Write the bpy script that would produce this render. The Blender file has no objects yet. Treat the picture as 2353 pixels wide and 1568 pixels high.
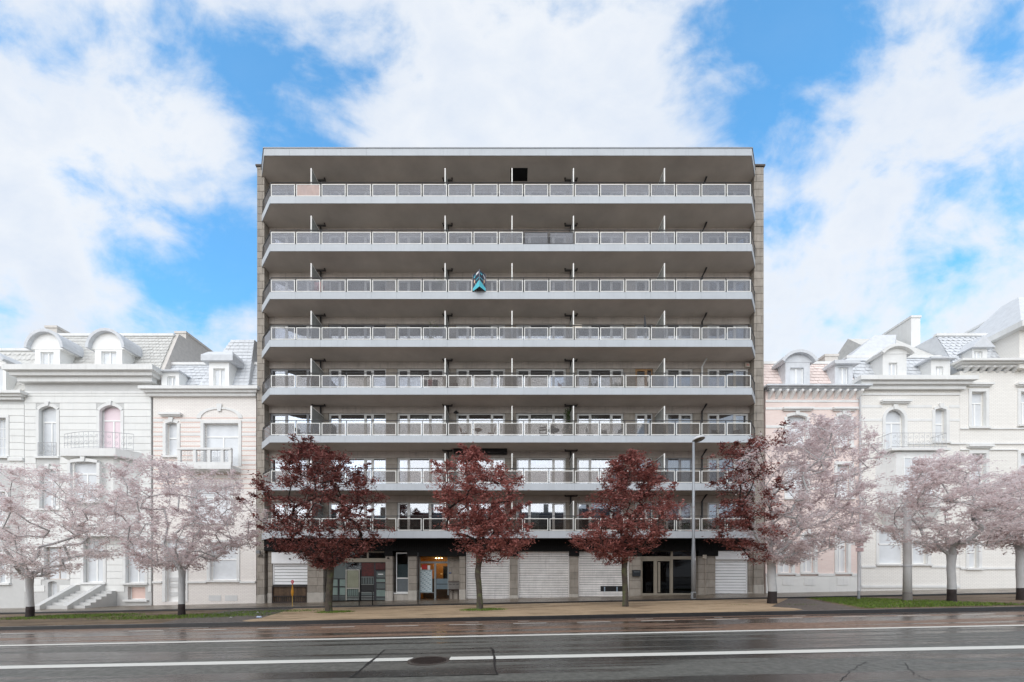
import bpy, bmesh, math, random
import numpy as np
from mathutils import Vector, Matrix

R = math.radians
SC = bpy.context.scene
COL = SC.collection

# ------------------------------------------------------------------ camera
F = 900.0; CX = 1176.5; HY = 1325.0; EYE = 1.52; SLOPE = 0.02
cam_data = bpy.data.cameras.new('camera'); cam = bpy.data.objects.new('camera', cam_data); COL.objects.link(cam)
cam.location = (0, 0, EYE); cam.rotation_euler = (R(90), 0, 0)
cam_data.sensor_width = 36; cam_data.lens = F / 2353 * 36
cam_data.shift_y = (HY - 784) / 2353; cam_data.clip_end = 2000; cam_data.clip_start = 0.05
SC.camera = cam

# ------------------------------------------------------------------ sky
SUN_EL, SUN_AZ = 34.0, 198.0          # azimuth clockwise from +Y (the view direction): behind the camera, slightly left
world = bpy.data.worlds.new('World'); SC.world = world; world.use_nodes = True
nt = world.node_tree; nt.nodes.clear()
def N(t, **k):
    n = nt.nodes.new(t)
    for a, b in k.items(): setattr(n, a, b)
    return n
def lk(a, b): nt.links.new(a, b)
out = N('ShaderNodeOutputWorld'); tc = N('ShaderNodeTexCoord')
sky = N('ShaderNodeTexSky', sky_type='NISHITA'); sky.sun_disc = False
sky.sun_elevation = R(SUN_EL); sky.sun_rotation = R(SUN_AZ); sky.air_density = 1.0; sky.dust_density = 0.4; sky.ozone_density = 2.0
bg_sky = N('ShaderNodeBackground'); bg_sky.inputs['Strength'].default_value = 0.15
hs = N('ShaderNodeHueSaturation'); hs.inputs['Saturation'].default_value = 1.4; hs.inputs['Hue'].default_value = 0.488; hs.inputs['Value'].default_value = 1.75
lk(sky.outputs[0], hs.inputs['Color']); lk(hs.outputs[0], bg_sky.inputs['Color'])
sep = N('ShaderNodeSeparateXYZ'); lk(tc.outputs['Generated'], sep.inputs[0])
def mth(op, a, b=None, clamp=False):
    n = N('ShaderNodeMath', operation=op); n.use_clamp = clamp
    for i, v in enumerate((a, b)):
        if v is None: continue
        if isinstance(v, (int, float)): n.inputs[i].default_value = v
        else: lk(v, n.inputs[i])
    return n.outputs[0]
zz = mth('ADD', mth('ABSOLUTE', sep.outputs['Y']), 0.22)
cmb = N('ShaderNodeCombineXYZ'); lk(mth('DIVIDE', sep.outputs['X'], zz), cmb.inputs[0]); lk(mth('MULTIPLY', mth('DIVIDE', sep.outputs['Z'], zz), 1.3), cmb.inputs[1])
def noise(scale, detail, rough, off, dist=0.0):
    mp = N('ShaderNodeMapping'); mp.inputs['Location'].default_value = off; lk(cmb.outputs[0], mp.inputs[0])
    n = N('ShaderNodeTexNoise'); n.inputs['Scale'].default_value = scale; n.inputs['Detail'].default_value = detail
    n.inputs['Roughness'].default_value = rough; n.inputs['Distortion'].default_value = dist; lk(mp.outputs[0], n.inputs['Vector'])
    return n.outputs['Fac']
n1 = noise(3.0, 10, 0.56, (3.1, 7.7, 0.4), 0.35); n2 = noise(8.0, 9, 0.6, (1.3, 2.2, 5.0), 0.3); n3 = noise(1.2, 3, 0.5, (9.0, 4.0, 2.0))
cov = mth('ADD', mth('ADD', mth('MULTIPLY', n1, 0.95), mth('MULTIPLY', n2, 0.45)), mth('MULTIPLY', n3, 0.20))
# openings of blue between the clouds, given as directions of the sky
for (px, py, rad, amt) in ((660, 110, 11, .20), (850, 60, 7, .12), (690, 230, 8, .15), (660, 300, 7, .12), (1640, 170, 9, .13), (1790, 40, 8, .2), (1880, 200, 7, .12), (2180, 20, 13, .16), (1700, 280, 10, .09),
                           (480, 640, 9, .16), (250, 730, 9, .13), (60, 780, 8, .14), (560, 560, 7, .1), (20, 30, 7, .2), (1430, 250, 9, .07), (1850, 690, 9, .04)):
    d = Vector(((px - CX), F, HY - py)).normalized()
    dp = N('ShaderNodeVectorMath', operation='DOT_PRODUCT'); dp.inputs[1].default_value = d; lk(tc.outputs['Generated'], dp.inputs[0])
    mr = N('ShaderNodeMapRange'); mr.interpolation_type = 'SMOOTHSTEP'
    mr.inputs['From Min'].default_value = math.cos(R(rad)); mr.inputs['From Max'].default_value = 1.0; mr.inputs['To Max'].default_value = amt * 0.62
    lk(dp.outputs['Value'], mr.inputs['Value'])
    cov = mth('SUBTRACT', cov, mr.outputs[0])
cm = N('ShaderNodeMapRange'); cm.interpolation_type = 'SMOOTHSTEP'; lk(cov, cm.inputs['Value'])
cm.inputs['From Min'].default_value = 0.53; cm.inputs['From Max'].default_value = 0.80
cc = N('ShaderNodeMapRange'); lk(mth('ADD', mth('MULTIPLY', n2, 0.5), mth('MULTIPLY', n1, 0.6)), cc.inputs['Value'])
cc.inputs['From Min'].default_value = 0.40; cc.inputs['From Max'].default_value = 0.72
ccol = N('ShaderNodeMix', data_type='RGBA'); lk(cc.outputs[0], ccol.inputs['Factor'])
ccol.inputs['A'].default_value = (0.97, 0.985, 1.0, 1); ccol.inputs['B'].default_value = (0.76, 0.83, 0.94, 1)
bg_cl = N('ShaderNodeBackground'); lk(ccol.outputs['Result'], bg_cl.inputs['Color']); bg_cl.inputs['Strength'].default_value = 0.71
mx = N('ShaderNodeMixShader'); lk(mth('ADD', mth('MULTIPLY', cm.outputs[0], 0.84), 0.13), mx.inputs[0]); lk(bg_sky.outputs[0], mx.inputs[1]); lk(bg_cl.outputs[0], mx.inputs[2]); lk(mx.outputs[0], out.inputs['Surface'])

# ------------------------------------------------------------------ sun behind thin cloud
sd = bpy.data.lights.new('sun', 'SUN'); sd.energy = 1.5; sd.angle = R(70); sd.color = (1.0, 0.965, 0.92)
sun = bpy.data.objects.new('sun', sd); COL.objects.link(sun)
dirv = Vector((math.sin(R(SUN_AZ)) * math.cos(R(SUN_EL)), math.cos(R(SUN_AZ)) * math.cos(R(SUN_EL)), math.sin(R(SUN_EL))))
sun.rotation_euler = dirv.to_track_quat('Z', 'Y').to_euler(); sun.location = dirv * 60
SC.view_settings.view_transform = 'Standard'; SC.view_settings.look = 'None'; SC.view_settings.exposure = 0.5; SC.view_settings.gamma = 1.0
SC.view_settings.use_curve_mapping = False
SC.render.engine = 'CYCLES'
SC.cycles.max_bounces = 8; SC.cycles.transparent_max_bounces = 16

# ------------------------------------------------------------------ materials
def srgb(r, g, b):
    f = lambda c: (c / 255 / 12.92) if c / 255 <= 0.04045 else ((c / 255 + 0.055) / 1.055) ** 2.4
    return (f(r), f(g), f(b))
class NT:
    def __init__(s, name):
        s.m = bpy.data.materials.new(name); s.m.use_nodes = True; s.t = s.m.node_tree; s.t.nodes.clear()
        s.out = s.n('ShaderNodeOutputMaterial')
    def n(s, t, **k):
        q = s.t.nodes.new(t)
        for a, b in k.items(): setattr(q, a, b)
        return q
    def l(s, a, b): s.t.links.new(a, b)
    def put(s, sock, v):
        if isinstance(v, (int, float)): sock.default_value = v
        elif isinstance(v, (tuple, list)): sock.default_value = tuple(v) + ((1,) if len(v) == 3 and len(sock.default_value) == 4 else ())
        else: s.l(v, sock)
    def math(s, op, a, b=None, clamp=False):
        q = s.n('ShaderNodeMath', operation=op); q.use_clamp = clamp; s.put(q.inputs[0], a)
        if b is not None: s.put(q.inputs[1], b)
        return q.outputs[0]
    def noise(s, scale=(1, 1, 1), sc=1.0, detail=4, rough=0.55, off=(0, 0, 0), dist=0.0):
        g = s.n('ShaderNodeNewGeometry'); mp = s.n('ShaderNodeMapping'); mp.inputs['Scale'].default_value = scale; mp.inputs['Location'].default_value = off
        s.l(g.outputs['Position'], mp.inputs[0]); q = s.n('ShaderNodeTexNoise'); q.inputs['Scale'].default_value = sc
        q.inputs['Detail'].default_value = detail; q.inputs['Roughness'].default_value = rough; q.inputs['Distortion'].default_value = dist; s.l(mp.outputs[0], q.inputs['Vector'])
        return q.outputs['Fac']
    def ramp(s, v, a, b, lo=0.0, hi=1.0, smooth=True):
        q = s.n('ShaderNodeMapRange'); q.interpolation_type = 'SMOOTHSTEP' if smooth else 'LINEAR'; s.put(q.inputs['Value'], v)
        q.inputs['From Min'].default_value = a; q.inputs['From Max'].default_value = b; q.inputs['To Min'].default_value = lo; q.inputs['To Max'].default_value = hi
        return q.outputs[0]
    def mix(s, f, a, b, mode='MIX'):
        q = s.n('ShaderNodeMix', data_type='RGBA', blend_type=mode); s.put(q.inputs['Factor'], f); s.put(q.inputs['A'], a); s.put(q.inputs['B'], b)
        return q.outputs['Result']
    def bsdf(s, col, rough, bump=None, bstr=0.2, bdist=0.01, metal=0.0, spec=0.5, **kw):
        p = s.n('ShaderNodeBsdfPrincipled'); s.put(p.inputs['Base Color'], col); s.put(p.inputs['Roughness'], rough)
        p.inputs['Metallic'].default_value = metal; p.inputs['Specular IOR Level'].default_value = spec
        if bump is not None:
            b = s.n('ShaderNodeBump'); b.inputs['Strength'].default_value = bstr; b.inputs['Distance'].default_value = bdist; s.put(b.inputs['Height'], bump); s.l(b.outputs[0], p.inputs['Normal'])
        s.l(p.outputs[0], s.out.inputs['Surface'])
        return p
MATS = {}
def M(name, col, rough=0.6, var=0.15, sc=3.0, bump=0.0, bsc=60.0, metal=0.0, spec=0.5, rnd=0.0, streak=0.0, tint=None):
    if name in MATS: return MATS[name]
    t = NT(name)
    n = t.noise((1, 1, 1), sc, 6, 0.6)
    f = t.ramp(n, 0.3, 0.7, 1 - var, 1 + var, False)
    if rnd:
        oi = t.n('ShaderNodeObjectInfo'); f = t.math('MULTIPLY', f, t.ramp(oi.outputs['Random'], 0, 1, 1 - rnd, 1 + rnd, False))
    if streak:
        sn = t.noise((5, 5, 0.35), 1.6, 5, 0.65, (3, 1, 0)); f = t.math('MULTIPLY', f, t.ramp(sn, 0.5, 0.75, 1.0, 1 - streak))
    c = t.n('ShaderNodeVectorMath', operation='SCALE'); c.inputs[0].default_value = col; t.l(f, c.inputs['Scale'])
    cc_ = c.outputs[0]
    if tint:
        cc_ = t.mix(t.ramp(t.noise((1, 1, 1), sc * 0.6, 3, 0.5, (7, 3, 1)), 0.45, 0.7), cc_, tint)
    t.bsdf(cc_, rough, t.noise((1, 1, 1), bsc, 3, 0.6) if bump else None, bump, 0.01, metal, spec)
    MATS[name] = t.m
    return t.m

stone = M('limestone_blocks', srgb(150, 142, 132), 0.75, 0.16, 2.2, 0.25, 45, rnd=0.12, streak=0.30)
stone_core = M('limestone_joint', srgb(92, 82, 72), 0.85, 0.2)
plinth_m = M('pale_plinth_stone', srgb(180, 174, 165), 0.7, 0.12, 3, 0.2, streak=0.35)
lintel_m = M('weathered_render', srgb(184, 175, 167), 0.85, 0.14, 1.4, 0.2, 80, streak=0.25)
soffit_m = M('stained_soffit_paint', srgb(190, 181, 172), 0.9, 0.12, 0.7, 0.15, 50)
fascia_m = M('pale_blue_grey_metal', srgb(180, 185, 190), 0.42, 0.05, 1.2, 0.0, spec=0.4, rnd=0.03, streak=0.10)
white_frame = M('white_painted_metal', srgb(232, 231, 226), 0.4, 0.06, 4)
dark_metal = M('dark_painted_metal', srgb(58, 58, 60), 0.5, 0.15, 6)
black_band = M('black_ribbed_cladding', srgb(14, 14, 15), 0.7, 0.25, 2.0, spec=0.25)
black_m = M('black_painted_metal', srgb(22, 22, 24), 0.45, 0.2, 5)
upvc = M('white_window_plastic', srgb(214, 214, 212), 0.35, 0.05, 3)
beige_frame = M('beige_aluminium', srgb(150, 142, 128), 0.45, 0.1, 3, metal=0.2)
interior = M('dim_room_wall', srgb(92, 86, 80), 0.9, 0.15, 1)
curtain = M('pale_net_curtain', srgb(215, 212, 206), 0.9, 0.1, 9)
curtain_red = M('pale_rose_curtain', srgb(225, 205, 208), 0.9, 0.1, 9)
wood = M('brown_wood_slats', srgb(96, 76, 58), 0.7, 0.3, 9, 0.3, 40, rnd=0.35)
wood_light = M('tan_wood', srgb(176, 138, 96), 0.6, 0.15, 7)
shutter_grey = M('grey_shutter_metal', srgb(234, 231, 228), 0.5, 0.13, 2.0, rnd=0.06, streak=0.18)
shutter_white = M('white_shutter_metal', srgb(238, 239, 240), 0.45, 0.04, 2.0, rnd=0.02)
downpipe_m = M('black_pipe', srgb(42, 40, 40), 0.5, 0.2, 4)

def glass_mat(name, refl, tint, dust=0.0, dustcol=(0.3, 0.3, 0.3), rough=0.02, fres=1.0):
    t = NT(name)
    tr = t.n('ShaderNodeBsdfTransparent'); tr.inputs[0].default_value = tuple(tint) + (1,)
    gl = t.n('ShaderNodeBsdfGlossy'); gl.inputs['Roughness'].default_value = rough; gl.inputs['Color'].default_value = (0.80, 0.83, 0.90, 1)
    nb = t.n('ShaderNodeBump'); nb.inputs['Strength'].default_value = 0.015; nb.inputs['Distance'].default_value = 0.02; t.l(t.noise((1, 1, 1), 1.3, 2), nb.inputs['Height']); t.l(nb.outputs[0], gl.inputs['Normal'])
    fr = t.n('ShaderNodeFresnel'); fr.inputs['IOR'].default_value = 1.5
    m1 = t.n('ShaderNodeMixShader'); t.l(t.math('ADD', t.math('MULTIPLY', fr.outputs[0], fres), refl, True), m1.inputs[0]); t.l(tr.outputs[0], m1.inputs[1]); t.l(gl.outputs[0], m1.inputs[2])
    last = m1.outputs[0]
    if dust:
        df = t.n('ShaderNodeBsdfDiffuse'); df.inputs[0].default_value = tuple(dustcol) + (1,)
        m2 = t.n('ShaderNodeMixShader'); nn = t.ramp(t.noise((1.6, 1, 0.8), 1.8, 4, 0.6), 0.3, 0.7, dust * 0.75, dust * 1.25, False)
        t.l(nn, m2.inputs[0]); t.l(last, m2.inputs[1]); t.l(df.outputs[0], m2.inputs[2]); last = m2.outputs[0]
    t.l(last, t.out.inputs['Surface'])
    return t.m
pane_glass = glass_mat('window_glass', 0.24, (0.75, 0.78, 0.78))
shop_glass = glass_mat('shop_window_glass', 0.0, (0.8, 0.84, 0.84), fres=0.5)
rail_hazy = glass_mat('hazy_balcony_glass', 0.0, (0.76, 0.77, 0.79), 0.30, srgb(158, 159, 163), 0.2, 0.25)
rail_tint = glass_mat('smoked_balcony_glass', 0.0, (0.60, 0.575, 0.55), 0.16, srgb(150, 144, 138), 0.05, 0.4)
rail_clear = glass_mat('clear_balcony_glass', 0.0, (0.62, 0.59, 0.57), 0.05, srgb(140, 134, 128), 0.03, 0.4)
rail_pink = glass_mat('rose_balcony_glass', 0.03, (0.8, 0.68, 0.63), 0.5, srgb(214, 190, 178), 0.05)
screen_glass = glass_mat('frosted_divider_glass', 0.02, (0.62, 0.64, 0.62), 0.55, srgb(176, 176, 170), 0.2)

def emis(name, col, st):
    t = NT(name); e = t.n('ShaderNodeEmission'); e.inputs[0].default_value = tuple(col) + (1,); e.inputs[1].default_value = st; t.l(e.outputs[0], t.out.inputs['Surface']); return t.m

# ------------------------------------------------------------------ mesh helpers
ORG = {}
def origin_of(o): return ORG.get(o.name, Vector((0, 0, 0))) if o else Vector((0, 0, 0))
def tag(o, label=None, cat=None, group=None, kind=None):
    if label: o['label'] = label
    if cat: o['category'] = cat
    if group: o['group'] = group
    if kind: o['kind'] = kind
    return o
def thing(name, label, cat, loc, group=None):
    o = bpy.data.objects.new(name, None); o.empty_display_size = 0.2; COL.objects.link(o); o.location = loc; ORG[o.name] = Vector(loc)
    return tag(o, label, cat, group)
def link(name, me, parent=None, loc=(0, 0, 0), org=None):
    o = bpy.data.objects.new(name, me); COL.objects.link(o); o.location = loc
    if parent: o.parent = parent
    ORG[o.name] = org if org is not None else origin_of(parent)
    return o
class MB:
    def __init__(s): s.v = []; s.f = []
    def add(s, vs, fs):
        b = len(s.v); s.v += [tuple(p) for p in vs]; s.f += [tuple(b + i for i in f) for f in fs]; return s
    def box(s, x0, x1, y0, y1, z0, z1):
        if x0 > x1: x0, x1 = x1, x0
        if y0 > y1: y0, y1 = y1, y0
        if z0 > z1: z0, z1 = z1, z0
        return s.add([(x0, y0, z0), (x1, y0, z0), (x1, y1, z0), (x0, y1, z0), (x0, y0, z1), (x1, y0, z1), (x1, y1, z1), (x0, y1, z1)],
                     [(3, 2, 1, 0), (4, 5, 6, 7), (0, 1, 5, 4), (1, 2, 6, 5), (2, 3, 7, 6), (3, 0, 4, 7)])
    def hexa(s, b, t): return s.add(list(b) + list(t), [(3, 2, 1, 0), (4, 5, 6, 7), (0, 1, 5, 4), (1, 2, 6, 5), (2, 3, 7, 6), (3, 0, 4, 7)])
    def prism(s, poly, axis, a0, a1):
        n = len(poly)
        P = {'y': lambda p, a: (p[0], a, p[1]), 'z': lambda p, a: (p[0], p[1], a), 'x': lambda p, a: (a, p[0], p[1])}[axis]
        return s.add([P(p, a0) for p in poly] + [P(p, a1) for p in poly], [tuple(range(n))[::-1], tuple(range(n, 2 * n))] + [(i, (i + 1) % n, n + (i + 1) % n, n + i) for i in range(n)])
    def tube(s, pts, r, n=6, cap=True):
        pts = [Vector(p) for p in pts]; rs = r if isinstance(r, (list, tuple)) else [r] * len(pts); vs = []; fs = []
        for i, p in enumerate(pts):
            d = (pts[min(i + 1, len(pts) - 1)] - pts[max(i - 1, 0)])
            d = d.normalized() if d.length > 1e-9 else Vector((0, 0, 1))
            u = d.cross(Vector((0, 0, 1)) if abs(d.z) < 0.9 else Vector((1, 0, 0))).normalized(); w = d.cross(u)
            for k in range(n):
                a = 2 * math.pi * k / n; vs.append(p + (u * math.cos(a) + w * math.sin(a)) * rs[i])
        for i in range(len(pts) - 1):
            for k in range(n): fs.append((i * n + k, i * n + (k + 1) % n, (i + 1) * n + (k + 1) % n, (i + 1) * n + k))
        if cap: fs += [tuple(range(n))[::-1], tuple(range((len(pts) - 1) * n, len(pts) * n))]
        return s.add(vs, fs)
    def lathe(s, c, prof, n=14, sx=1.0, sy=1.0):
        vs = []; fs = []
        for (r, z) in prof:
            for k in range(n):
                a = 2 * math.pi * k / n; vs.append((c[0] + r * sx * math.cos(a), c[1] + r * sy * math.sin(a), c[2] + z))
        for i in range(len(prof) - 1):
            for k in range(n): fs.append((i * n + k, i * n + (k + 1) % n, (i + 1) * n + (k + 1) % n, (i + 1) * n + k))
        fs += [tuple(range(n))[::-1], tuple(range((len(prof) - 1) * n, len(prof) * n))]
        return s.add(vs, fs)
    def mesh(s, name, mat, org=(0, 0, 0), smooth=False, bevel=0.0, fix=True):
        me = bpy.data.meshes.new(name); o = Vector(org)
        me.from_pydata([tuple(Vector(p) - o) for p in s.v], [], s.f)
        if fix or bevel:
            bm = bmesh.new(); bm.from_mesh(me); bmesh.ops.recalc_face_normals(bm, faces=bm.faces)
            if bevel: bmesh.ops.bevel(bm, geom=list(bm.edges), offset=bevel, segments=1, affect='EDGES')
            bm.to_mesh(me); bm.free()
        if smooth: me.polygons.foreach_set('use_smooth', [True] * len(me.polygons))
        if mat: me.materials.append(mat)
        me.update(); return me
    def build(s, name, mat, parent=None, origin=None, **kw):
        org = origin_of(parent) if parent else Vector(origin if origin is not None else (0, 0, 0))
        return link(name, s.mesh(name, mat, org, **kw), parent, (0, 0, 0) if parent else org, org)
BOXC = {}
def piece(name, mat, parent, x0, x1, y0, y1, z0, z1, bevel=0.006):
    d = (round(x1 - x0, 3), round(y1 - y0, 3), round(z1 - z0, 3)); k = (mat.name, d, bevel)
    if k not in BOXC: BOXC[k] = MB().box(-d[0] / 2, d[0] / 2, -d[1] / 2, d[1] / 2, -d[2] / 2, d[2] / 2).mesh(name, mat, bevel=min(bevel, min(d) * 0.3))
    c = Vector(((x0 + x1) / 2, (y0 + y1) / 2, (z0 + z1) / 2)); org = origin_of(parent)
    return link(name, BOXC[k], parent, c - org, c)
def text_mesh(s, size, depth=0.004):
    cu = bpy.data.curves.new('lettering', 'FONT'); cu.body = s; cu.size = size; cu.extrude = depth / 2; cu.align_x = 'CENTER'; cu.align_y = 'CENTER'
    o = bpy.data.objects.new('lettering', cu); COL.objects.link(o); bpy.context.view_layer.update()
    me = bpy.data.meshes.new_from_object(o.evaluated_get(bpy.context.evaluated_depsgraph_get())); bpy.data.objects.remove(o); return me
def text(name, s, size, mat, parent, c, rotz=0.0):
    me = text_mesh(s, size); me.materials.clear(); me.materials.append(mat)
    o = link(name, me, parent, Vector(c) - origin_of(parent)); o.rotation_euler = (R(90), 0, rotz); return o
def gz(x, lev=0.0): return lev + SLOPE * x
def ground(xv, yv, lev):
    Y = F * (EYE - lev) / ((yv - HY) + SLOPE * (xv - CX)); return ((xv - CX) * Y / F, Y)
def px(xv, Y): return (xv - CX) * Y / F
def pz(yv, Y): return EYE + (HY - yv) * Y / F

# ------------------------------------------------------------------ ground, road, verge
random.seed(11)
def sheet(name, poly, lev, mat, kind='structure', sub=None):
    """a flat sheet of the sloping street: polygon in x, y at height lev above the road"""
    bm = bmesh.new(); vs = [bm.verts.new((x, y, gz(x, lev(x, y) if callable(lev) else lev))) for x, y in poly]
    f = bm.faces.new(vs); bmesh.ops.recalc_face_normals(bm, faces=[f])
    if f.normal.z < 0: f.normal_flip()
    me = bpy.data.meshes.new(name); bm.to_mesh(me); bm.free(); me.materials.append(mat)
    return tag(link(name, me), kind=kind)

def road_mat(name, base, alt, wetlo, wethi, spots, bumpy):
    t = NT(name)
    big = t.noise((0.12, 1.3, 1), 1.0, 5, 0.6, (2, 5, 0), 0.6)
    big2 = t.noise((0.07, 2.6, 1), 1.0, 4, 0.55, (8, 1, 0), 0.3)
    fine = t.noise((1, 1, 1), 130, 2, 0.7)
    mid = t.noise((1, 1, 1), 9, 5, 0.65)
    wet = t.ramp(t.math('ADD', t.math('MULTIPLY', big, 0.5), t.math('MULTIPLY', big2, 0.55)), 0.485, 0.565)
    c = t.mix(t.ramp(mid, 0.3, 0.7), base, alt)
    c = t.mix(t.ramp(fine, 0.35, 0.7, 0.0, 0.55), c, (0.012, 0.012, 0.012))
    c = t.mix(t.ramp(fine, 0.68, 0.78, 0, spots), c, (0.30, 0.25, 0.20))
    c = t.mix(t.math('MULTIPLY', wet, 0.72), c, (0.018, 0.017, 0.016))
    rough = t.ramp(wet, 0, 1, wethi, wetlo, False)
    rough = t.math('ADD', rough, t.ramp(mid, 0.35, 0.7, -0.06, 0.08, False))
    p = t.bsdf(c, rough, t.math('ADD', t.math('MULTIPLY', fine, 0.7), mid), bumpy, 0.006, 0, 0.5)
    return t.m
asphalt = road_mat('wet_grey_asphalt', srgb(122, 121, 114), srgb(98, 97, 91), 0.13, 0.58, 0.14, 0.35)
asphalt_brown = road_mat('wet_brown_asphalt', srgb(158, 126, 104), srgb(122, 96, 79), 0.13, 0.5, 0.6, 0.28)
asphalt_patch = road_mat('patched_asphalt', srgb(114, 111, 104), srgb(92, 90, 84), 0.3, 0.6, 0.15, 0.5)
pave_m = None
def soil(name, a, b, c, lo, hi, rough=0.9, bs=0.6):
    t = NT(name); n = t.noise((0.5, 1.2, 1), 1.1, 6, 0.65, (5, 2, 0), 0.5); f = t.noise((1, 1, 1), 60, 4, 0.7); g = t.noise((1, 1, 1), 7, 4, 0.6)
    col = t.mix(t.ramp(n, lo, hi), a, b); col = t.mix(t.ramp(f, 0.42, 0.75, 0, 0.7), col, c); col = t.mix(t.ramp(g, 0.55, 0.8, 0, 0.35), col, b)
    t.bsdf(col, t.ramp(n, lo, hi, rough - 0.25, rough, False), t.math('ADD', f, g), bs, 0.012); return t.m
sand_m = soil('sandy_gravel', srgb(190, 165, 134), srgb(138, 117, 92), srgb(120, 101, 80), 0.42, 0.68)
earth_m = soil('damp_earth', srgb(112, 92, 68), srgb(78, 64, 48), srgb(128, 110, 84), 0.4, 0.62)
pave_m = soil('wet_pavement', srgb(122, 108, 92), srgb(88, 78, 68), srgb(100, 90, 78), 0.4, 0.7, 0.5, 0.12)
cobble_m = None
def cobbles():
    t = NT('dark_cobbles'); g = t.n('ShaderNodeNewGeometry'); v = t.n('ShaderNodeTexVoronoi'); v.feature = 'DISTANCE_TO_EDGE'; v.inputs['Scale'].default_value = 8.0
    t.l(g.outputs['Position'], v.inputs['Vector']); e = t.ramp(v.outputs['Distance'], 0.0, 0.12)
    col = t.mix(e, srgb(62, 54, 46), t.mix(t.noise((1, 1, 1), 8, 3), srgb(74, 68, 64), srgb(112, 102, 94)))
    t.bsdf(col, 0.55, e, 0.8, 0.02); return t.m
cobble_m = cobbles()
kerb_m = M('dark_wet_kerbstone', srgb(40, 39, 40), 0.35, 0.25, 4, 0.3, 30)
paint = None
def paintmat():
    t = NT('worn_white_road_paint'); n = t.noise((0.6, 2, 1), 9, 6, 0.75); f = t.noise((1, 1, 1), 70, 3, 0.7)
    w = t.ramp(t.math('ADD', t.math('MULTIPLY', n, 0.6), t.math('MULTIPLY', f, 0.45)), 0.62, 0.72)
    t.bsdf(t.mix(w, srgb(222, 220, 212), srgb(96, 94, 90)), 0.45, f, 0.2, 0.004); return t.m
paint = paintmat()

XL, XR = -46.0, 46.0
Y_LINE, Y_KERB, Y_PAVE = 10.06, 13.62, 20.35
sheet('ground', [(-220, -120), (220, -120), (220, 240), (-220, 240)], -0.16, earth_m)
sheet('road', [(-200, -1.2), (200, -1.2), (200, Y_LINE), (-200, Y_LINE)], 0.0, asphalt)
sheet('bounce_pavement', [(-200, -60), (200, -60), (200, -1.2), (-200, -1.2)], 0.06, M('pale_bounce_paving', srgb(178, 174, 166), .8, .1, 2))  # unseen pale paving, added to bounce light up to the balcony soffits
sheet('parking_lane', [(-200, Y_LINE), (200, Y_LINE), (200, Y_KERB), (-200, Y_KERB)], 0.0, asphalt_brown)
def strip_line(x0, x1, y0, y1, lev=0.004): return [(x0, y0), (x1, y0), (x1, y1), (x0, y1)], lev
def line_obj(name, x0, x1, y0, y1, label):
    o = sheet(name, [(x0, y0), (x1, y0), (x1, y1), (x0, y1)], 0.005, paint, kind='structure'); return o
line_obj('edge_line', -200, 200, Y_LINE - 0.10, Y_LINE + 0.11, '')
MHX, MHY = ground(985, 1519.4, 0.0)
LY = 7.36
line_obj('lane_line', -200, MHX - 0.36, LY - 0.14, LY + 0.14, ''); line_obj('lane_line', MHX + 0.36, 200, LY - 0.14, LY + 0.14, '')
for k in range(-9, 11):
    x = px(1032, 12.6) + k * 2.06
    if k not in (-6,): line_obj('parking_dash', x, x + 1.07, 12.56, 12.65, '')
for (xv0, xv1) in ((1070, 1100), (1190, 1215), (1460, 1500), (1640, 1660), (390, 480), (1820, 1850)): line_obj('worn_dash', px(xv0, 13.2), px(xv1, 13.2), 13.15, 13.20, '')
# asphalt patch with sealed edges round the manhole
pp = [ground(x, y, 0) for x, y in ((807, 1558), (884, 1494), (1129.5, 1489.7), (1143, 1551))]
sheet('asphalt_patch', pp, 0.0025, asphalt_patch)
seal_m = M('black_joint_seal', srgb(34, 33, 32), 0.5, 0.3, 8)
def crack(pts, w, lev=0.006):
    rnd = random.Random(len(pts) * 7 + int(w * 1000)); L = []; Rr = []; P = []
    for (a, b) in zip(pts[:-1], pts[1:]):
        n = 7
        for i in range(n): t = i / n; P.append((a[0] + (b[0] - a[0]) * t + rnd.gauss(0, .012), a[1] + (b[1] - a[1]) * t + rnd.gauss(0, .012)))
    P.append(pts[-1]); mb = MB()
    for i, p in enumerate(P):
        q = P[min(i + 1, len(P) - 1)]; o = P[max(i - 1, 0)]; dx, dy = q[0] - o[0], q[1] - o[1]; l = math.hypot(dx, dy) or 1; ww = w * rnd.uniform(.4, 1.2)
        for sgn in (-1, 1): x, y = p[0] - dy / l * ww * sgn, p[1] + dx / l * ww * sgn; mb.v.append((x, y, gz(x, lev)))
        if i: b = 2 * i; mb.f.append((b - 2, b - 1, b + 1, b))
    return tag(mb.build('road_crack', seal_m), kind='structure')
crack([pp[0], pp[1]], 0.03, 0.0072); crack([pp[1], pp[2]], 0.012, 0.0082); crack([pp[2], pp[3]], 0.022, 0.0092); crack([pp[3], pp[0]], 0.012, 0.0102)
for seq in (((1990, 1522), (1960, 1540), (1930, 1566)), ((2080, 1525), (2100, 1548), (2140, 1566)), ((1540, 1507), (1600, 1512)), ((1480, 1470), (1540, 1478))):
    crack([ground(x, y, 0) for x, y in seq], 0.007)
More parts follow.
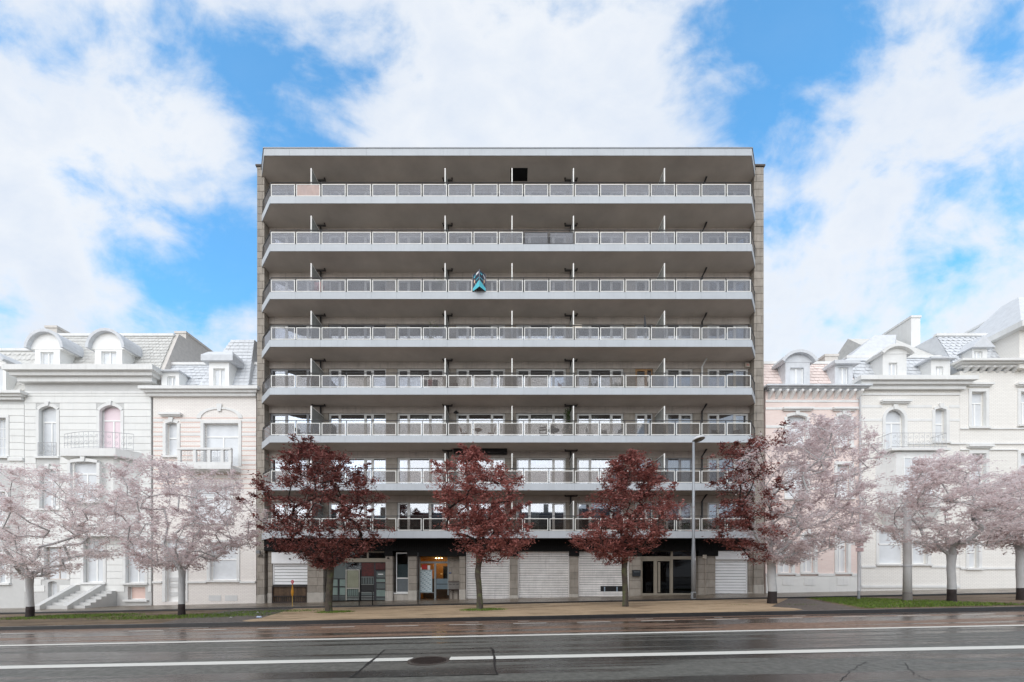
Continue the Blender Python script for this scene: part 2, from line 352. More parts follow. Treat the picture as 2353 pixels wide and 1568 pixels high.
# kerb of the verge and edge of the pavement
def prism_along(name, y0, y1, lo, hi, mat, bev=0.012):
    mb = MB(); n = 46
    for i in range(n):
        a = -60 + 120 * i / n; b = -60 + 120 * (i + 1) / n - 0.006
        mb.hexa([(a, y0, gz(a, lo)), (b, y0, gz(b, lo)), (b, y1, gz(b, lo)), (a, y1, gz(a, lo))], [(a, y0 + bev, gz(a, hi)), (b, y0 + bev, gz(b, hi)), (b, y1, gz(b, hi)), (a, y1, gz(a, hi))])
    return tag(mb.build(name, mat), kind='structure')
prism_along('kerb', Y_KERB, Y_KERB + 0.16, -0.1, 0.115, kerb_m)
prism_along('gutter', Y_KERB - 0.09, Y_KERB - 0.004, -0.1, 0.008, kerb_m)
prism_along('pavement_kerb', Y_PAVE - 0.14, Y_PAVE, -0.1, 0.175, kerb_m)
sheet('pavement', [(-200, Y_PAVE), (200, Y_PAVE), (200, 27.2), (-200, 27.2)], 0.17, pave_m)
VL = lambda x, y: 0.112 - (y - Y_KERB) / (Y_PAVE - Y_KERB) * 0.02
Y0, Y1 = Y_KERB + 0.16, Y_PAVE - 0.14
sheet('verge', [(-200, Y0), (200, Y0), (200, Y1), (-200, Y1)], VL, earth_m)
VL4 = lambda x, y: VL(x, y) + 0.004
VL8 = lambda x, y: VL(x, y) + 0.008
def gv(xv, yv): return ground(xv, yv, 0.135)
def clampY(p): return (p[0], min(max(p[1], Y0), Y1))
xs0, xs1 = gv(566, 1424)[0], gv(670, 1397.6)[0]
xe0, xe1 = gv(1846, 1399)[0], gv(1786, 1372)[0]
sandpoly = [(xs0 + .5, Y0), (xs0 + 0.06, Y0 + .25), (xs0, Y0 + .7), (xs0 + .12, Y0 + 1.2), (xs1, Y1), (xe1, Y1), (xe0 - .3, Y0 + 1.8), (xe0, Y0 + 0.9), (xe0 - .15, Y0 + .3), (xe0 - .7, Y0)]
sheet('gravel_strip', sandpoly, VL8, sand_m)
sheet('cobbled_path', [(gv(400, 1427)[0], Y0), (xs0 + .5, Y0), (xs0 + 0.06, Y0 + .25), (xs0, Y0 + .7), (xs0 + .12, Y0 + 1.2), (xs1, Y1), (gv(547, 1398)[0], Y1), (gv(480, 1412)[0], Y0 + 2.2)], VL4, cobble_m)
gxr = gv(1990, 1400)[0]; gxt = gv(1813, 1371)[0]
sheet('cobbled_path', [(xe0 - .7, Y0), (xe0 - .15, Y0 + .3), (xe0, Y0 + 0.9), (xe0 - .3, Y0 + 1.8), (xe1, Y1), (gxt, Y1), (gxr, Y0)], VL4, cobble_m)
# grass
def grassmat():
    t = NT('short_green_grass'); a = t.n('ShaderNodeAttribute'); a.attribute_name = 'tint'
    t.bsdf(t.mix(a.outputs['Fac'], srgb(62, 84, 26), srgb(112, 138, 44)), 0.7); return t.m
grass_m = grassmat()
def grass(name, label, inside, bounds, n, h, seed):
    rg = np.random.default_rng(seed); V = []; Fc = []; T = []
    x0, x1, y0, y1 = bounds; k = 0
    while k < n:
        x = rg.uniform(x0, x1); y = rg.uniform(y0, y1); w = inside(x, y)
        if rg.random() > w: k += 0.05; continue
        z = gz(x, VL(x, y)); a = rg.uniform(0, 6.28); hh = h * rg.uniform(.5, 1.2) * (0.5 + 0.5 * w); d = 0.012; lx, ly = rg.normal(0, .03, 2)
        b = len(V); V += [(x - d * math.cos(a), y - d * math.sin(a), z), (x + d * math.cos(a), y + d * math.sin(a), z), (x + lx, y + ly, z + hh)]; Fc.append((b, b + 1, b + 2)); T.append(rg.random()); k += 1
    me = bpy.data.meshes.new(name); me.from_pydata(V, [], Fc); at = me.attributes.new('tint', 'FLOAT', 'FACE'); at.data.foreach_set('value', T); me.materials.append(grass_m)
    return tag(link(name, me), label, 'grass', kind='stuff')
def blob(cx, cy, rx, ry): return lambda x, y: max(0.0, min(1.0, 1.6 * (1 - ((x - cx) / rx) ** 2 - ((y - cy) / ry) ** 2)))

# ------------------------------------------------------------------ apartment block
YF, YP, YW = 22.93, 24.14, 24.60          # balcony front, side piers, window wall
SXL, SXR = -14.18, 14.05                  # straight part of the balcony fronts
PXL0, PXL1, PXR0, PXR1 = -15.72, -15.26, 14.92, 15.52
ZB = [3.785 + 2.8 * k for k in range(9)]  # undersides of the eight slabs and of the roof, from the street up
B = thing('apartment_building', 'grey concrete apartment block with eight rows of glass fronted balconies', 'building', (0, 24, gz(0, .17)))
rnd = random.Random(5)

def fascia(zb, xl, xr, hgt, nm='fascia_panel'):
    n = 19; w = (xr - xl) / n
    for i in range(n): piece(nm, fascia_m, B, xl + i * w + .002, xl + (i + 1) * w - .002, YF, YF + .03, zb - .02, zb + hgt, 0.003)
    for (a, b) in (((xl, YF + .001), (PXL1 - .16, YP - .01)), ((xr, YF + .001), (PXR0 + .06, YP - .01))):
        d = Vector((b[0] - a[0], b[1] - a[1], 0)).normalized(); nn = Vector((-d.y, d.x, 0)) * (0.03 if a[0] > 0 else -0.03)
        q = [(a[0] + .004 * (1 if a[0] < 0 else -1) * 0, a[1]), (b[0], b[1]), (b[0] + nn.x, b[1] + nn.y), (a[0] + nn.x, a[1] + nn.y + .03)]
        MB().prism(q, 'z', zb - .018, zb + hgt - .002).build(nm, fascia_m, B)
def slab_plan(xl, xr, ins):
    return [(xl + ins * .6, YF + .035), (xr - ins * .6, YF + .035), (PXR0 + .04 - ins * .3, YP - .01), (PXR0 - .01, YP + .02), (PXR0 - .01, 33.9), (PXL1 + .01, 33.9), (PXL1 + .01, YP + .02), (PXL1 - .14 + ins * .3, YP - .01)]

WIN = [(-15.2, -12.05, (.32, .42, .26), 'A'), (-11.53, -7.91, (.19, .44, .14, .23), 'B'), (-7.21, -4.245, (.24, .45, .31), 'C'), (-3.51, -.436, (.24, .49, .27), 'D'),
       (.273, 3.386, (.27, .48, .25), 'E'), (4.08, 7.01, (.29, .45, .26), 'F'), (7.745, 8.84, (.66, .34), 'G'), (9.08, 11.37, (.3, .35, .35), 'H'), (12.29, 14.86, (.27, .40, .33), 'I')]
def win(x0, x1, z0, z1, y, splits, parent, frame=upvc, glass=pane_glass, curt=None, sill=True):
    mb = MB(); fw = .06; d = .07
    mb.box(x0, x1, y, y + d, z0, z0 + fw).box(x0, x1, y, y + d, z1 - fw, z1).box(x0, x0 + fw, y, y + d, z0 + fw, z1 - fw).box(x1 - fw, x1, y, y + d, z0 + fw, z1 - fw)
    cuts = [x0 + fw / 2]; t = 0
    for s_ in splits: t += s_; cuts.append(x0 + fw / 2 + (x1 - x0 - fw) * t)
    for c in cuts[1:-1]: mb.box(c - .055, c + .055, y + .002, y + d - .002, z0 + fw, z1 - fw)
    for i in range(len(splits)):   # opening leaves carry a second rim
        if i % 2 == 0:
            a, b = cuts[i] + .05, cuts[i + 1] - .05; yy = y - .012
            mb.box(a, b, yy, yy + .05, z1 - fw - .055, z1 - fw + .005).box(a, b, yy, yy + .05, z0 + fw - .005, z0 + fw + .07).box(a, a + .05, yy, yy + .05, z0 + fw + .07, z1 - fw - .055).box(b - .05, b, yy, yy + .05, z0 + fw + .07, z1 - fw - .055)
    w = mb.build('window', frame, parent)
    for i in range(len(splits)):
        piece('pane', glass, w, cuts[i] + .02, cuts[i + 1] - .02, y + .03, y + .036, z0 + .03, z1 - .03, 0)
        if curt and rnd.random() < curt:
            a, b = cuts[i] + .05, cuts[i + 1] - .05; cm_ = MB(); n = max(6, int((b - a) / .07)); full = rnd.random() < .6
            if not full: b = a + (b - a) * .4; n = max(4, n // 2)
            yy = y + .16
            for k in range(n + 1): xx = a + (b - a) * k / n; yk = yy + .025 * math.sin(k * 1.9); cm_.v += [(xx, yk, z0 + .04), (xx, yk, z1 - .05)]
            for k in range(n): cm_.f.append((2 * k, 2 * k + 2, 2 * k + 3, 2 * k + 1))
            cm_.build('curtain', curtain, w, fix=False)
    return w

wallmb = MB(); joint = MB(); blocks = MB()
for k in range(8):
    zb = ZB[k]; zt = zb + .39; zs = ZB[k + 1]; fl = zb + .27; head = zt + 2.0
    # slab with its underside, and the metal panels on its edge
    MB().prism(slab_plan(SXL, SXR, .0), 'z', zb, fl).build('balcony_slab', soffit_m if k else black_band, B)
    fascia(zb, SXL, SXR, .39)
    # window wall: lintel band and stone between the windows
    MB().box(PXL1 + .01, PXR0 - .01, YW - .03, YW + .2, head, zs - .001).build('lintel_band', lintel_m, B)
    xs = [PXL1 + .01] + [v for w in WIN for v in w[:2]] + [PXR0 - .01]
    for i in range(0, len(xs), 2):
        a, b = xs[i], xs[i + 1]
        if b - a < .05: continue
        wallmb.box(a, b, YW + .012, YW + .2, fl, head - .001)
        zc = fl; h = (head - fl) / 5
        for c in range(5):
            if k < 5: piece('cladding_stone', stone, B, a + .004, b - .004, YW, YW + .02, zc + .006, zc + h - .006, .004)
            else: blocks.box(a + .004, b - .004, YW, YW + .02, zc + .006, zc + h - .006)
            zc += h
    for (a, b, sp, nm) in WIN:
        sp = list(sp); low = fl + (.28 if k < 2 and nm in 'CEF' else .04)
        if low > fl + .1: wallmb.box(a, b, YW + .014, YW + .2, fl, low)
        dk = M('grey_window_aluminium', srgb(150, 152, 156), .4, .05)
        win(a, b, low, head - .003, YW + .07, sp, B, dk if (k, nm) in ((4, 'B'), (4, 'C'), (1, 'H'), (3, 'A'), (2, 'A')) else (wood_light if (k, nm) == (3, 'G') else upvc), curt=.5 if k < 3 else .35)
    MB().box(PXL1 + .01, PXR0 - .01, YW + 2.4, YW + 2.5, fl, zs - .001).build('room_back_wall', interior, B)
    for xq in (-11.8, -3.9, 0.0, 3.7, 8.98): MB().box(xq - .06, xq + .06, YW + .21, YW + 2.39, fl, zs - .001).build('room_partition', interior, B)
    # railing
    n = 19; w = (SXR - SXL) / n
    for i in range(n + 1):
        x = SXL + i * w
        piece('railing_post', dark_metal, B, x - .018, x + .018, YF + .075, YF + .11, fl - .005, zt + .88, 0)
    hr = [(PXL1 - .05, YP - .02, zt + .9), (SXL + .03, YF + .09, zt + .9), (SXR - .03, YF + .09, zt + .9), (PXR0, YP - .02, zt + .9)]
    MB().tube(hr, .022, 6).build('handrail', dark_metal, B)
    for i in range(n):
        x0, x1 = SXL + i * w + .045, SXL + (i + 1) * w - .045; z0, z1 = zt + .045, zt + .75
        tilt = rnd.gauss(0, .004)
        fr = MB(); t_ = .038; y0, y1 = YF + .04, YF + .072
        white = not (k == 6 and i in (10, 11))
        fr.box(x0, x1, y0, y1, z1 - t_, z1 + tilt).box(x0, x1, y0, y1, z0, z0 + t_).box(x0, x0 + t_, y0, y1, z0 + t_, z1 - t_).box(x1 - t_, x1, y0, y1, z0 + t_, z1 - t_)
        f = fr.build('railing_panel', white_frame if white else dark_metal, B)
        g = rail_hazy if k >= 4 else (rail_tint if k >= 2 else rail_clear)
        if k == 7 and i == 1: g = rail_pink
        if k == 3 and rnd.random() < .3: g = rail_hazy
        piece('glass_pane', g, f, x0 + .02, x1 - .02, YF + .052, YF + .06, z0 + .02, z1 - .02, 0)
    for (ax, bx, sg) in ((SXL + .03, PXL1 - .05, -1), (SXR - .03, PXR0, 1)):
        a = Vector((ax + sg * .06, YF + .14, 0)); b = Vector((bx, YP - .08, 0)); d = (b - a)
        fr = MB(); z0, z1 = zt + .045, zt + .75
        def P(t, z): q = a + d * t; return (q.x, q.y, z)
        fr.tube([P(0, z0), P(1, z0)], .02, 4).tube([P(0, z1), P(1, z1)], .02, 4).tube([P(0, z0), P(0, z1)], .02, 4).tube([P(1, z0), P(1, z1)], .02, 4)
        f = fr.build('railing_panel', white_frame if k < 2 else dark_metal, B)
        gm = MB(); gm.f = [(0, 1, 2, 3)]; gm.v = [P(.03, z0), P(.97, z0), P(.97, z1), P(.03, z1)]
        gm.build('glass_pane', rail_tint, f)
        piece('railing_post', dark_metal, B, bx - .02, bx + .02, YP - .06, YP - .02, fl, zt + .9, 0)
    # dividing screens between the flats
    for j, xd in enumerate((-11.83, -3.94, 0.0, 3.62, 8.98)):
        zd = zt + 1.79
        s = MB().box(xd - .03, xd + .03, YF + .13, YF + .19, fl, zd).box(xd - .022, xd + .022, YF + .19, YW - .04, zd - .04, zd - .002).box(xd - .022, xd + .022, YF + .19, YW - .04, fl + .05, fl + .09).build('divider_screen', white_frame, B)
        piece('screen_pane', screen_glass, s, xd - .008, xd + .008, YF + .19, YW - .05, fl + .09, zd - .04, 0)
        if k == 3 and j == 4: piece('wooden_board', wood_light, s, xd + .03, xd + .06, YF + .3, YW - .3, fl + .02, fl + 1.35, 0.004)
    # rain pipes under the slab above
    if k < 7 or True:
        for (xp, arms) in ((-11.94, (-.42, .36)), (-3.99, (-.28, .28)), (3.66, (-.38, .36)), (11.86, ())):
            yq = YW - .16; top = zs - .07
            mb = MB().tube([(xp, yq, fl), (xp, yq, top - .12), (xp, yq, top)] if arms else [(xp, yq, fl), (xp, yq, top - .3), (xp + .12, yq - .12, top - .05), (xp + .14, yq - .3, top + .06)], .055, 8)
            if arms: mb.tube([(xp + arms[0], yq - .25, top + .01), (xp + arms[0], yq - .1, top), (xp + arms[1], yq - .1, top), (xp + arms[1], yq - .25, top + .01)], .045, 8)
            mb.build('rain_pipe', downpipe_m if (k, xp) != (3, 11.86) else upvc, B)
tag(wallmb.build('wall_core', stone_core, B), None)
tag(blocks.build('stone_cladding', stone, B), kind='stuff')
# roof
zb = ZB[8]
rp = [(-14.5, YF + .035), (14.02, YF + .035), (PXR0 + .04, YP + .05), (PXR0 - .01, YP + .1), (PXR0 - .01, 33.9), (PXL1 + .01, 33.9), (PXL1 + .01, YP + .1), (PXL1 - .17, YP + .05)]
MB().prism(rp, 'z', zb, zb + .34).build('roof_slab', soffit_m, B)
fascia(zb, -14.53, 14.05, .40)
MB().prism([(-14.56, YF - .03), (14.08, YF - .03), (PXR0 + .12, YP + .02), (PXR0 + .12, YP + .4), (PXL1 - .24, YP + .4), (PXL1 - .24, YP + .02)], 'z', zb + .402, zb + .44).build('roof_coping', M('grey_zinc', srgb(150, 154, 160), .4, .1, 2, metal=.3), B)
MB().box(-.1, .95, YF + .72, YF + 1.5, zb - .012, zb + .0).build('ceiling_hatch', black_band, B)
MB().box(PXL1 + .02, PXR0 - .02, YW + 1.5, 33.8, zb + .345, zb + .5).build('roof_covering', M('bitumen', srgb(70, 70, 72), .9), B)
# body behind the rooms
MB().box(PXL1 + .02, PXR0 - .02, YW + 2.6, 33.85, -.6, zb - .01).build('building_body', lintel_m, B)
# side piers in stone courses
zt = 26.78
for (a, b, sg) in ((PXL0, PXL1, -1), (PXR0, PXR1, 1)):
    MB().box(a + .015, b - .015, YP + .018, 33.95, gz(a, -.1), zt).build('side_wall', stone_core, B)
    z = gz(a, .1) + .62; i = 0
    MB().box(a - .012, b + .012, YP - .03, YP + .5, gz(a, -.05), z - .006).build('plinth', plinth_m, B, bevel=.01)
    while z < zt - .1:
        h = .47 if i % 3 else .44; h = min(h, zt - z); cut = a + (b - a) * (.5 + .22 * (1 if i % 2 else -1))
        for (u, v) in ((a, cut), (cut, b)): piece('stone_block', stone, B, u + .004, v - .004, YP, YP + .6, z + .007, z + h - .007, 0.008)
        z += h; i += 1
    MB().box(a - .06, b + .06, YP - .06, 33.95, zt, zt + .10).build('pier_coping', M('brown_coping', srgb(78, 68, 60), .7, .2), B)

# ---- street level.  x5/x6/z5 turn readings of the two lower enlargements into metres on the shop-front plane
x5 = lambda x: -16.632 + .0073496 * x
x6 = lambda x: -.7482 + .0073496 * x
z5 = lambda y: 10.653 - .0073496 * y
YS = 24.12
# black fascia band above the shops, dropping over the pillars
bx0, bx1 = PXL1 + .02, PXR0 - .02
bm_ = MB(); nrib = 220
for i in range(nrib):
    a = bx0 + (bx1 - bx0) * i / nrib; b = bx0 + (bx1 - bx0) * (i + 1) / nrib
    bm_.box(a + .012, b - .012, YS - .075, YS - .055, 3.10, ZB[0] - .004)
MB().box(bx0, bx1, YS - .06, YS + .45, 3.095, ZB[0] - .002).build('fascia_band', black_band, B)
tag(bm_.build('band_ribs', black_band, B), kind='stuff')
for (a, b) in ((x5(528), x5(612)), (x5(1195), x5(1265)), (x5(1385), x5(1872)), (x5(2236), x5(2316)), (x6(582), x6(664)), (x6(1085), x6(1190)), (x6(1660), x6(1825))):
    MB().box(a, b, YS - .07, YS + .4, z5(1072), 3.093).build('band_drop', black_band, B)
# stone pillars
def pillar(a, b, ztop=3.09, y0=YS, y1=24.62, plinth=.62, courses=.5):
    g = gz(a, .17); MB().box(a + .015, b - .015, y0 + .02, y1 + .3, g - .2, ztop).build('pillar_core', stone_core, B)
    MB().box(a - .015, b + .015, y0 - .02, y1, g - .15, g + plinth - .004).build('plinth', plinth_m, B, bevel=.012)
    z = g + plinth; i = 0
    while z < ztop - .05:
        h = courses * (1.0 if i % 2 else .84); h = min(h, ztop - z)
        if ztop - z - h < .12: h = ztop - z
        if b - a > .85:
            c = a + (b - a) * (.62 if i % 2 else .55)
            piece('stone_block', stone, B, a, c - .005, y0, y1, z + .008, z + h - .008, .008); piece('stone_block', stone, B, c + .005, b, y0, y1, z + .008, z + h - .008, .008)
        else: piece('stone_block', stone, B, a, b, y0, y1, z + .008, z + h - .008, .008)
        z += h; i += 1
pillar(x5(205), x5(243), y0=YS + .14); pillar(x5(548), x5(682)); pillar(x5(1203), x5(1262)); pillar(x5(1393), x5(1464)); pillar(x5(1822), x5(1872))
pillar(x5(2244), x5(2312), plinth=.2); pillar(x6(588), x6(657), plinth=.2); pillar(x6(1088), x6(1180), plinth=.02); pillar(x6(1664), x6(1806), plinth=.02); pillar(x6(2092), x6(2136), y0=YS + .14, plinth=.1)
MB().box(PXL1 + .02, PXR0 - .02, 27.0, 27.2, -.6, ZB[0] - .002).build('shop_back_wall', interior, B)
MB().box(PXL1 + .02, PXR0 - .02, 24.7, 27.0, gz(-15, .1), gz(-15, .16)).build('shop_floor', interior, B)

def shutter(a, b, z0, z1, y, mat, pitch, rail=True, skip=None):
    s = MB().box(a, b, y + .04, y + .06, z0, z1).build('roller_shutter', M('shutter_back', srgb(60, 60, 62), .7), B)
    MB().box(a - .03, a + .03, y - .03, y + .07, z0, z1).box(b - .03, b + .03, y - .03, y + .07, z0, z1).build('guide_rail', mat, s)
    n = int((z1 - z0) / pitch); p = (z1 - z0) / n
    for i in range(n):
        za = z0 + i * p
        if skip and za + p / 2 > skip[2] and za + p / 2 < skip[3]:
            piece('slat', mat, s, a + .035, skip[0], y, y + .035, za + .006, za + p - .008, .006); continue
        piece('slat', mat, s, a + .035, b - .035, y, y + .035, za + .008, za + p - .016, .008)
    return s
g0 = lambda a: gz(a, .17)
a, b = x5(1880), x5(2240); shutter(a, b, g0(a) + .02, 3.08, YS + .2, shutter_grey, .105)
a, b = x6(155), x6(582); shutter(a, b, g0(a) + .02, 3.08, YS + .2, shutter_grey, .105)
a, b = x6(666), x6(1084); s3 = shutter(a, b, g0(a) + .02, 3.08, YS + .2, shutter_grey, .105, skip=(x6(850), x6(1043), z5(1374), z5(1326)))
hz0, hz1 = z5(1372), z5(1328)
MB().box(x6(852), b - .04, YS + .225, YS + .238, hz0, hz1).build('broken_opening', black_m, s3)
for q in (x6(880), x6(985)): piece('torn_edge', M('pale_blue_scrap', srgb(150, 165, 180), .5), s3, q, q + .07, YS + .21, YS + .222, hz0 + .02, hz1 - .01, 0)
# white roller doors with their boxes
for (a, b, zt_, zm, z0) in ((x5(245), x5(546), z5(1040), z5(1135), z5(1312)), (x6(1810), x6(2088), z5(1025), z5(1100), gz(13.5, .18))):
    s = shutter(a + .02, b - .02, z0, zm + .02, YS + .22, shutter_white, .17)
    MB().box(a, b, YS + .02, YS + .4, zm, zt_).build('shutter_box', shutter_white, s, bevel=.012)
    if a < 0:
        MB().lathe((x5(402), YS - .02, z5(1100)), [(.05, 0), (.055, .03), (.03, .06)], 10).box(x5(402) - .02, x5(402) + .02, YS - .04, YS + .02, z5(1100) + .05, z5(1100) + .08).build('camera_dome', black_m, s, smooth=False)
# slatted wooden barrier under the left shutter
wb = MB(); a, b = x5(248), x5(548); g = gz(a, .17)
bz = [z5(1462), z5(1405), z5(1322)]
MB().box(a, b, YS + .02, YS + .09, bz[2] - .07, bz[2]).box(a, b, YS + .02, YS + .09, bz[1] - .05, bz[1]).box(a, b, YS + .02, YS + .09, bz[0] - .1, bz[0] + .05).box(a, a + .05, YS + .022, YS + .088, bz[0], bz[2]).box(b - .05, b, YS + .022, YS + .088, bz[0], bz[2]).build('barrier_rail', M('dark_brown_rail', srgb(48, 38, 36), .6, .2), B)
n = 34; w = (b - a - .1) / n
for i in range(n):
    u = a + .05 + i * w; piece('barrier_slat', wood, B, u + .006, u + w - .008, YS + .1, YS + .125, bz[1] + .002, bz[2] - .072, .003)
    if i % 2 == 0: piece('barrier_slat', wood, B, u + .006, u + w - .008, YS + .1, YS + .125, bz[0] + .052, bz[1] - .052, .003)
MB().box(a, b, YS + .2, YS + .24, bz[0] - .1, z5(1312)).build('dark_backing', black_m, B)

# shop front
sg_dark = M('dark_shop_frame', srgb(46, 44, 50), .45, .15); sg_blue = M('grey_green_film', srgb(88, 98, 97), .4, .1, 2)
sg_pale = M('pale_green_film', srgb(116, 134, 128), .35, .12, 3); red_film = M('dark_red_poster', srgb(78, 20, 19), .5, .5, 8, streak=.85); white_plate = M('white_plate', srgb(225, 225, 225), .4, .03)
A = x5(684); E = x5(1202); y = YS + .24
sf = MB().box(A, E, y, y + .1, z5(1122), z5(1092)).box(A, E, y + .01, y + .09, z5(1040), z5(1030)).box(A, E, y + .012, y + .088, z5(1092), z5(1088))
for xq in (860, 1035, 1195): sf.box(x5(xq), x5(xq + 13), y + .014, y + .086, z5(1088), z5(1040))
sfo = sf.build('shop_front', beige_frame, B)
for (u, v) in ((690, 860), (875, 1035), (1048, 1195)): piece('transom_pane', shop_glass, sfo, x5(u), x5(v), y + .04, y + .046, z5(1088), z5(1040), 0)
piece('film_panel', sg_blue, sfo, x5(690), x5(858), y + .05, y + .06, z5(1262), z5(1124), 0)
piece('shop_pane', shop_glass, sfo, x5(858), x5(980), y + .05, y + .056, z5(1445), z5(1124), 0)
fr = MB()
for xq in (690, 795, 855): fr.box(x5(xq) - .022, x5(xq) + .022, y, y + .05, z5(1445), z5(1262))
for zq in (1262, 1330, 1405): fr.box(x5(690), x5(858), y + .002, y + .048, z5(zq) - .02, z5(zq) + .02)
for zq in (1418, 1428, 1438): fr.box(x5(690), x5(858), y + .002, y + .03, z5(zq) - .012, z5(zq) + .012)
fr.build('grid_frame', sg_dark, sfo)
for (u, v) in ((700, 785), (802, 850)):
    for (p, q) in ((1325, 1268), (1400, 1336)): piece('film_pane', sg_pale, sfo, x5(u), x5(v), y + .03, y + .04, z5(p), z5(q), 0)
piece('base_board', sg_blue, sfo, x5(690), x5(858), y + .03, y + .04, z5(1446), z5(1408), 0)
# louvred board
lb = MB().box(x5(858), x5(866), y - .05, y + .02, z5(1445), z5(1184)).box(x5(968), x5(976), y - .05, y + .02, z5(1445), z5(1184)).box(x5(866), x5(968), y - .05, y + .02, z5(1192), z5(1184)).box(x5(866), x5(968), y - .048, y + .018, z5(1348), z5(1338)).build('louvred_board', M('pale_metal_rim', srgb(170, 168, 158), .4, .1), B)
for i in range(15):
    za = z5(1337) + i * (z5(1194) - z5(1337)) / 15; piece('louvre', M('cream_louvre', srgb(172, 174, 150), .5, .08), lb, x5(870), x5(964), y - .03, y - .012, za + .018, za + .062, .004)
piece('louvre_back', black_m, lb, x5(866), x5(968), y - .005, y + .0, z5(1337), z5(1192), 0)
for i in range(6): piece('bar', black_m, lb, x5(872 + i * 17), x5(876 + i * 17), y - .02, y, z5(1405), z5(1348), 0)
piece('low_film', sg_pale, lb, x5(866), x5(968), y + .004, y + .01, z5(1406), z5(1348), 0)
for zq in (1412, 1424, 1436): piece('low_slat', M('grey_slat', srgb(140, 146, 142), .5), lb, x5(866), x5(968), y - .02, y + .0, z5(zq + 5), z5(zq), 0)
# dark middle bay and door
piece('poster_panel', red_film, sfo, x5(988), x5(1092), y + .06, y + .07, z5(1240), z5(1126), 0)
piece('dark_panel', sg_dark, sfo, x5(978), x5(1104), y + .075, y + .09, z5(1446), z5(1124), 0)
for (p, q, m_) in ((1305, 1252, sg_blue), (1372, 1314, black_m), (1402, 1380, sg_blue)): piece('bay_panel', m_, sfo, x5(984), x5(1092), y + .05, y + .06, z5(p), z5(q), 0)
for i in range(5): piece('bar', black_m, sfo, x5(990 + i * 22), x5(995 + i * 22), y + .03, y + .045, z5(1305), z5(1252), 0)
for zq in (1246, 1308, 1376, 1412, 1424, 1436): piece('bay_rail', M('grey_slat', srgb(140, 146, 142), .5), sfo, x5(984), x5(1092), y + .03, y + .048, z5(zq + 4), z5(zq), 0)
dr = MB().box(x5(1105), x5(1113), y, y + .06, z5(1446), z5(1186)).box(x5(1190), x5(1200), y, y + .06, z5(1446), z5(1186))
for zq in (1190, 1252, 1290, 1345, 1412): dr.box(x5(1113), x5(1190), y + .002, y + .058, z5(zq + 9), z5(zq))
dro = dr.build('shop_door', sg_dark, B)
for (p, q, m_) in ((1252, 1199, sg_blue), (1290, 1261, sg_pale), (1345, 1299, sg_blue), (1412, 1354, sg_pale), (1444, 1421, sg_blue)): piece('door_panel', m_, dro, x5(1113), x5(1190), y + .03, y + .04, z5(p), z5(q), 0)
piece('poster_panel', red_film, sfo, x5(1105), x5(1198), y + .06, y + .07, z5(1184), z5(1126), 0)
piece('notice_strip', white_plate, dro, x5(1128), x5(1172), y + .02, y + .028, z5(1228), z5(1220), 0)
# narrow window
nw = MB(); u, v = x5(1284), x5(1391); y = YS + .2
for (p, q) in ((1050, 1040), (1262, 1252), (1380, 1372)): nw.box(u, v, y, y + .06, z5(p), z5(q))
nw.box(u, u + .05, y + .002, y + .058, z5(1375), z5(1045)).box(v - .05, v, y + .002, y + .058, z5(1375), z5(1045))
nwo = nw.build('tall_window', upvc, B); piece('pane', shop_glass, nwo, u + .04, v - .04, y + .03, y + .036, z5(1252), z5(1050), 0); piece('pane', M('grey_film_pane', srgb(98, 104, 108), .25, .1), nwo, u + .04, v - .04, y + .03, y + .036, z5(1372), z5(1262), 0)
piece('blind', M('grey_blind', srgb(84, 92, 96), .6, .1), nwo, u + .06, v - .06, y + .1, y + .11, z5(1255), z5(1140), 0)
MB().box(x5(1268), x5(1393), YS + .12, YS + .6, z5(1450), z5(1392)).build('sill_wall', plinth_m, B); MB().box(x5(1266), x5(1395) - .01, YS + .08, YS + .32, z5(1392), z5(1380)).build('window_sill', upvc, B, bevel=.008)
# lit entrance hall
hall_m = M('amber_wood_panelling', srgb(196, 140, 70), .5, .15, 3); alu = M('grey_aluminium', srgb(140, 148, 150), .35, .06, 3, metal=.3)
u, v = x5(1468), x5(1720); y = YS + .55; gnd = gz(u, .17)
eo = MB().box(u, v, y, y + .08, z5(1130), z5(1114)).box(u, u + .07, y + .002, y + .078, gnd - .1, z5(1072)).box(x5(1596), x5(1612), y + .004, y + .076, gnd - .05, z5(1130)).box(v - .07, v, y + .004, y + .076, gnd + .3, z5(1072)).box(u, x5(1590), y + .006, y + .074, z5(1190), z5(1184)).box(u, x5(1590), y + .006, y + .074, z5(1384), z5(1376)).build('entrance_door', alu, B)
piece('pane', shop_glass, eo, u + .07, v - .07, y + .03, y + .036, z5(1114), z5(1074), 0); piece('pane', shop_glass, eo, x5(1612), v - .07, y + .03, y + .036, z5(1260), z5(1130), 0); piece('pane', shop_glass, eo, u + .07, x5(1590), y + .03, y + .036, z5(1184), z5(1130), 0)
bell = piece('bell_board', M('pale_blue_bell_board', srgb(176, 194, 200), .35, .06), B, u + .02, x5(1578), y + .02, y + .05, z5(1376), z5(1190), .006)
name_m = M('grey_name_strip', srgb(120, 132, 138), .4, .2, 8)
for r_ in range(14):
    for c_ in range(6):
        za = z5(1365) + r_ * .094; xa = u + .07 + c_ * .115
        piece('name_plate', white_plate if (r_ + c_) % 3 else name_m, bell, xa, xa + .085, y + .008, y + .021, za, za + .03, 0)
piece('kick_panel', M('blue_grey_panel', srgb(104, 120, 128), .35, .1), eo, x5(1614), x5(1718), y + .02, y + .05, z5(1352), z5(1262), .006); piece('kick_rail', black_m, eo, x5(1614), x5(1718), y + .01, y + .06, z5(1311), z5(1306), 0)
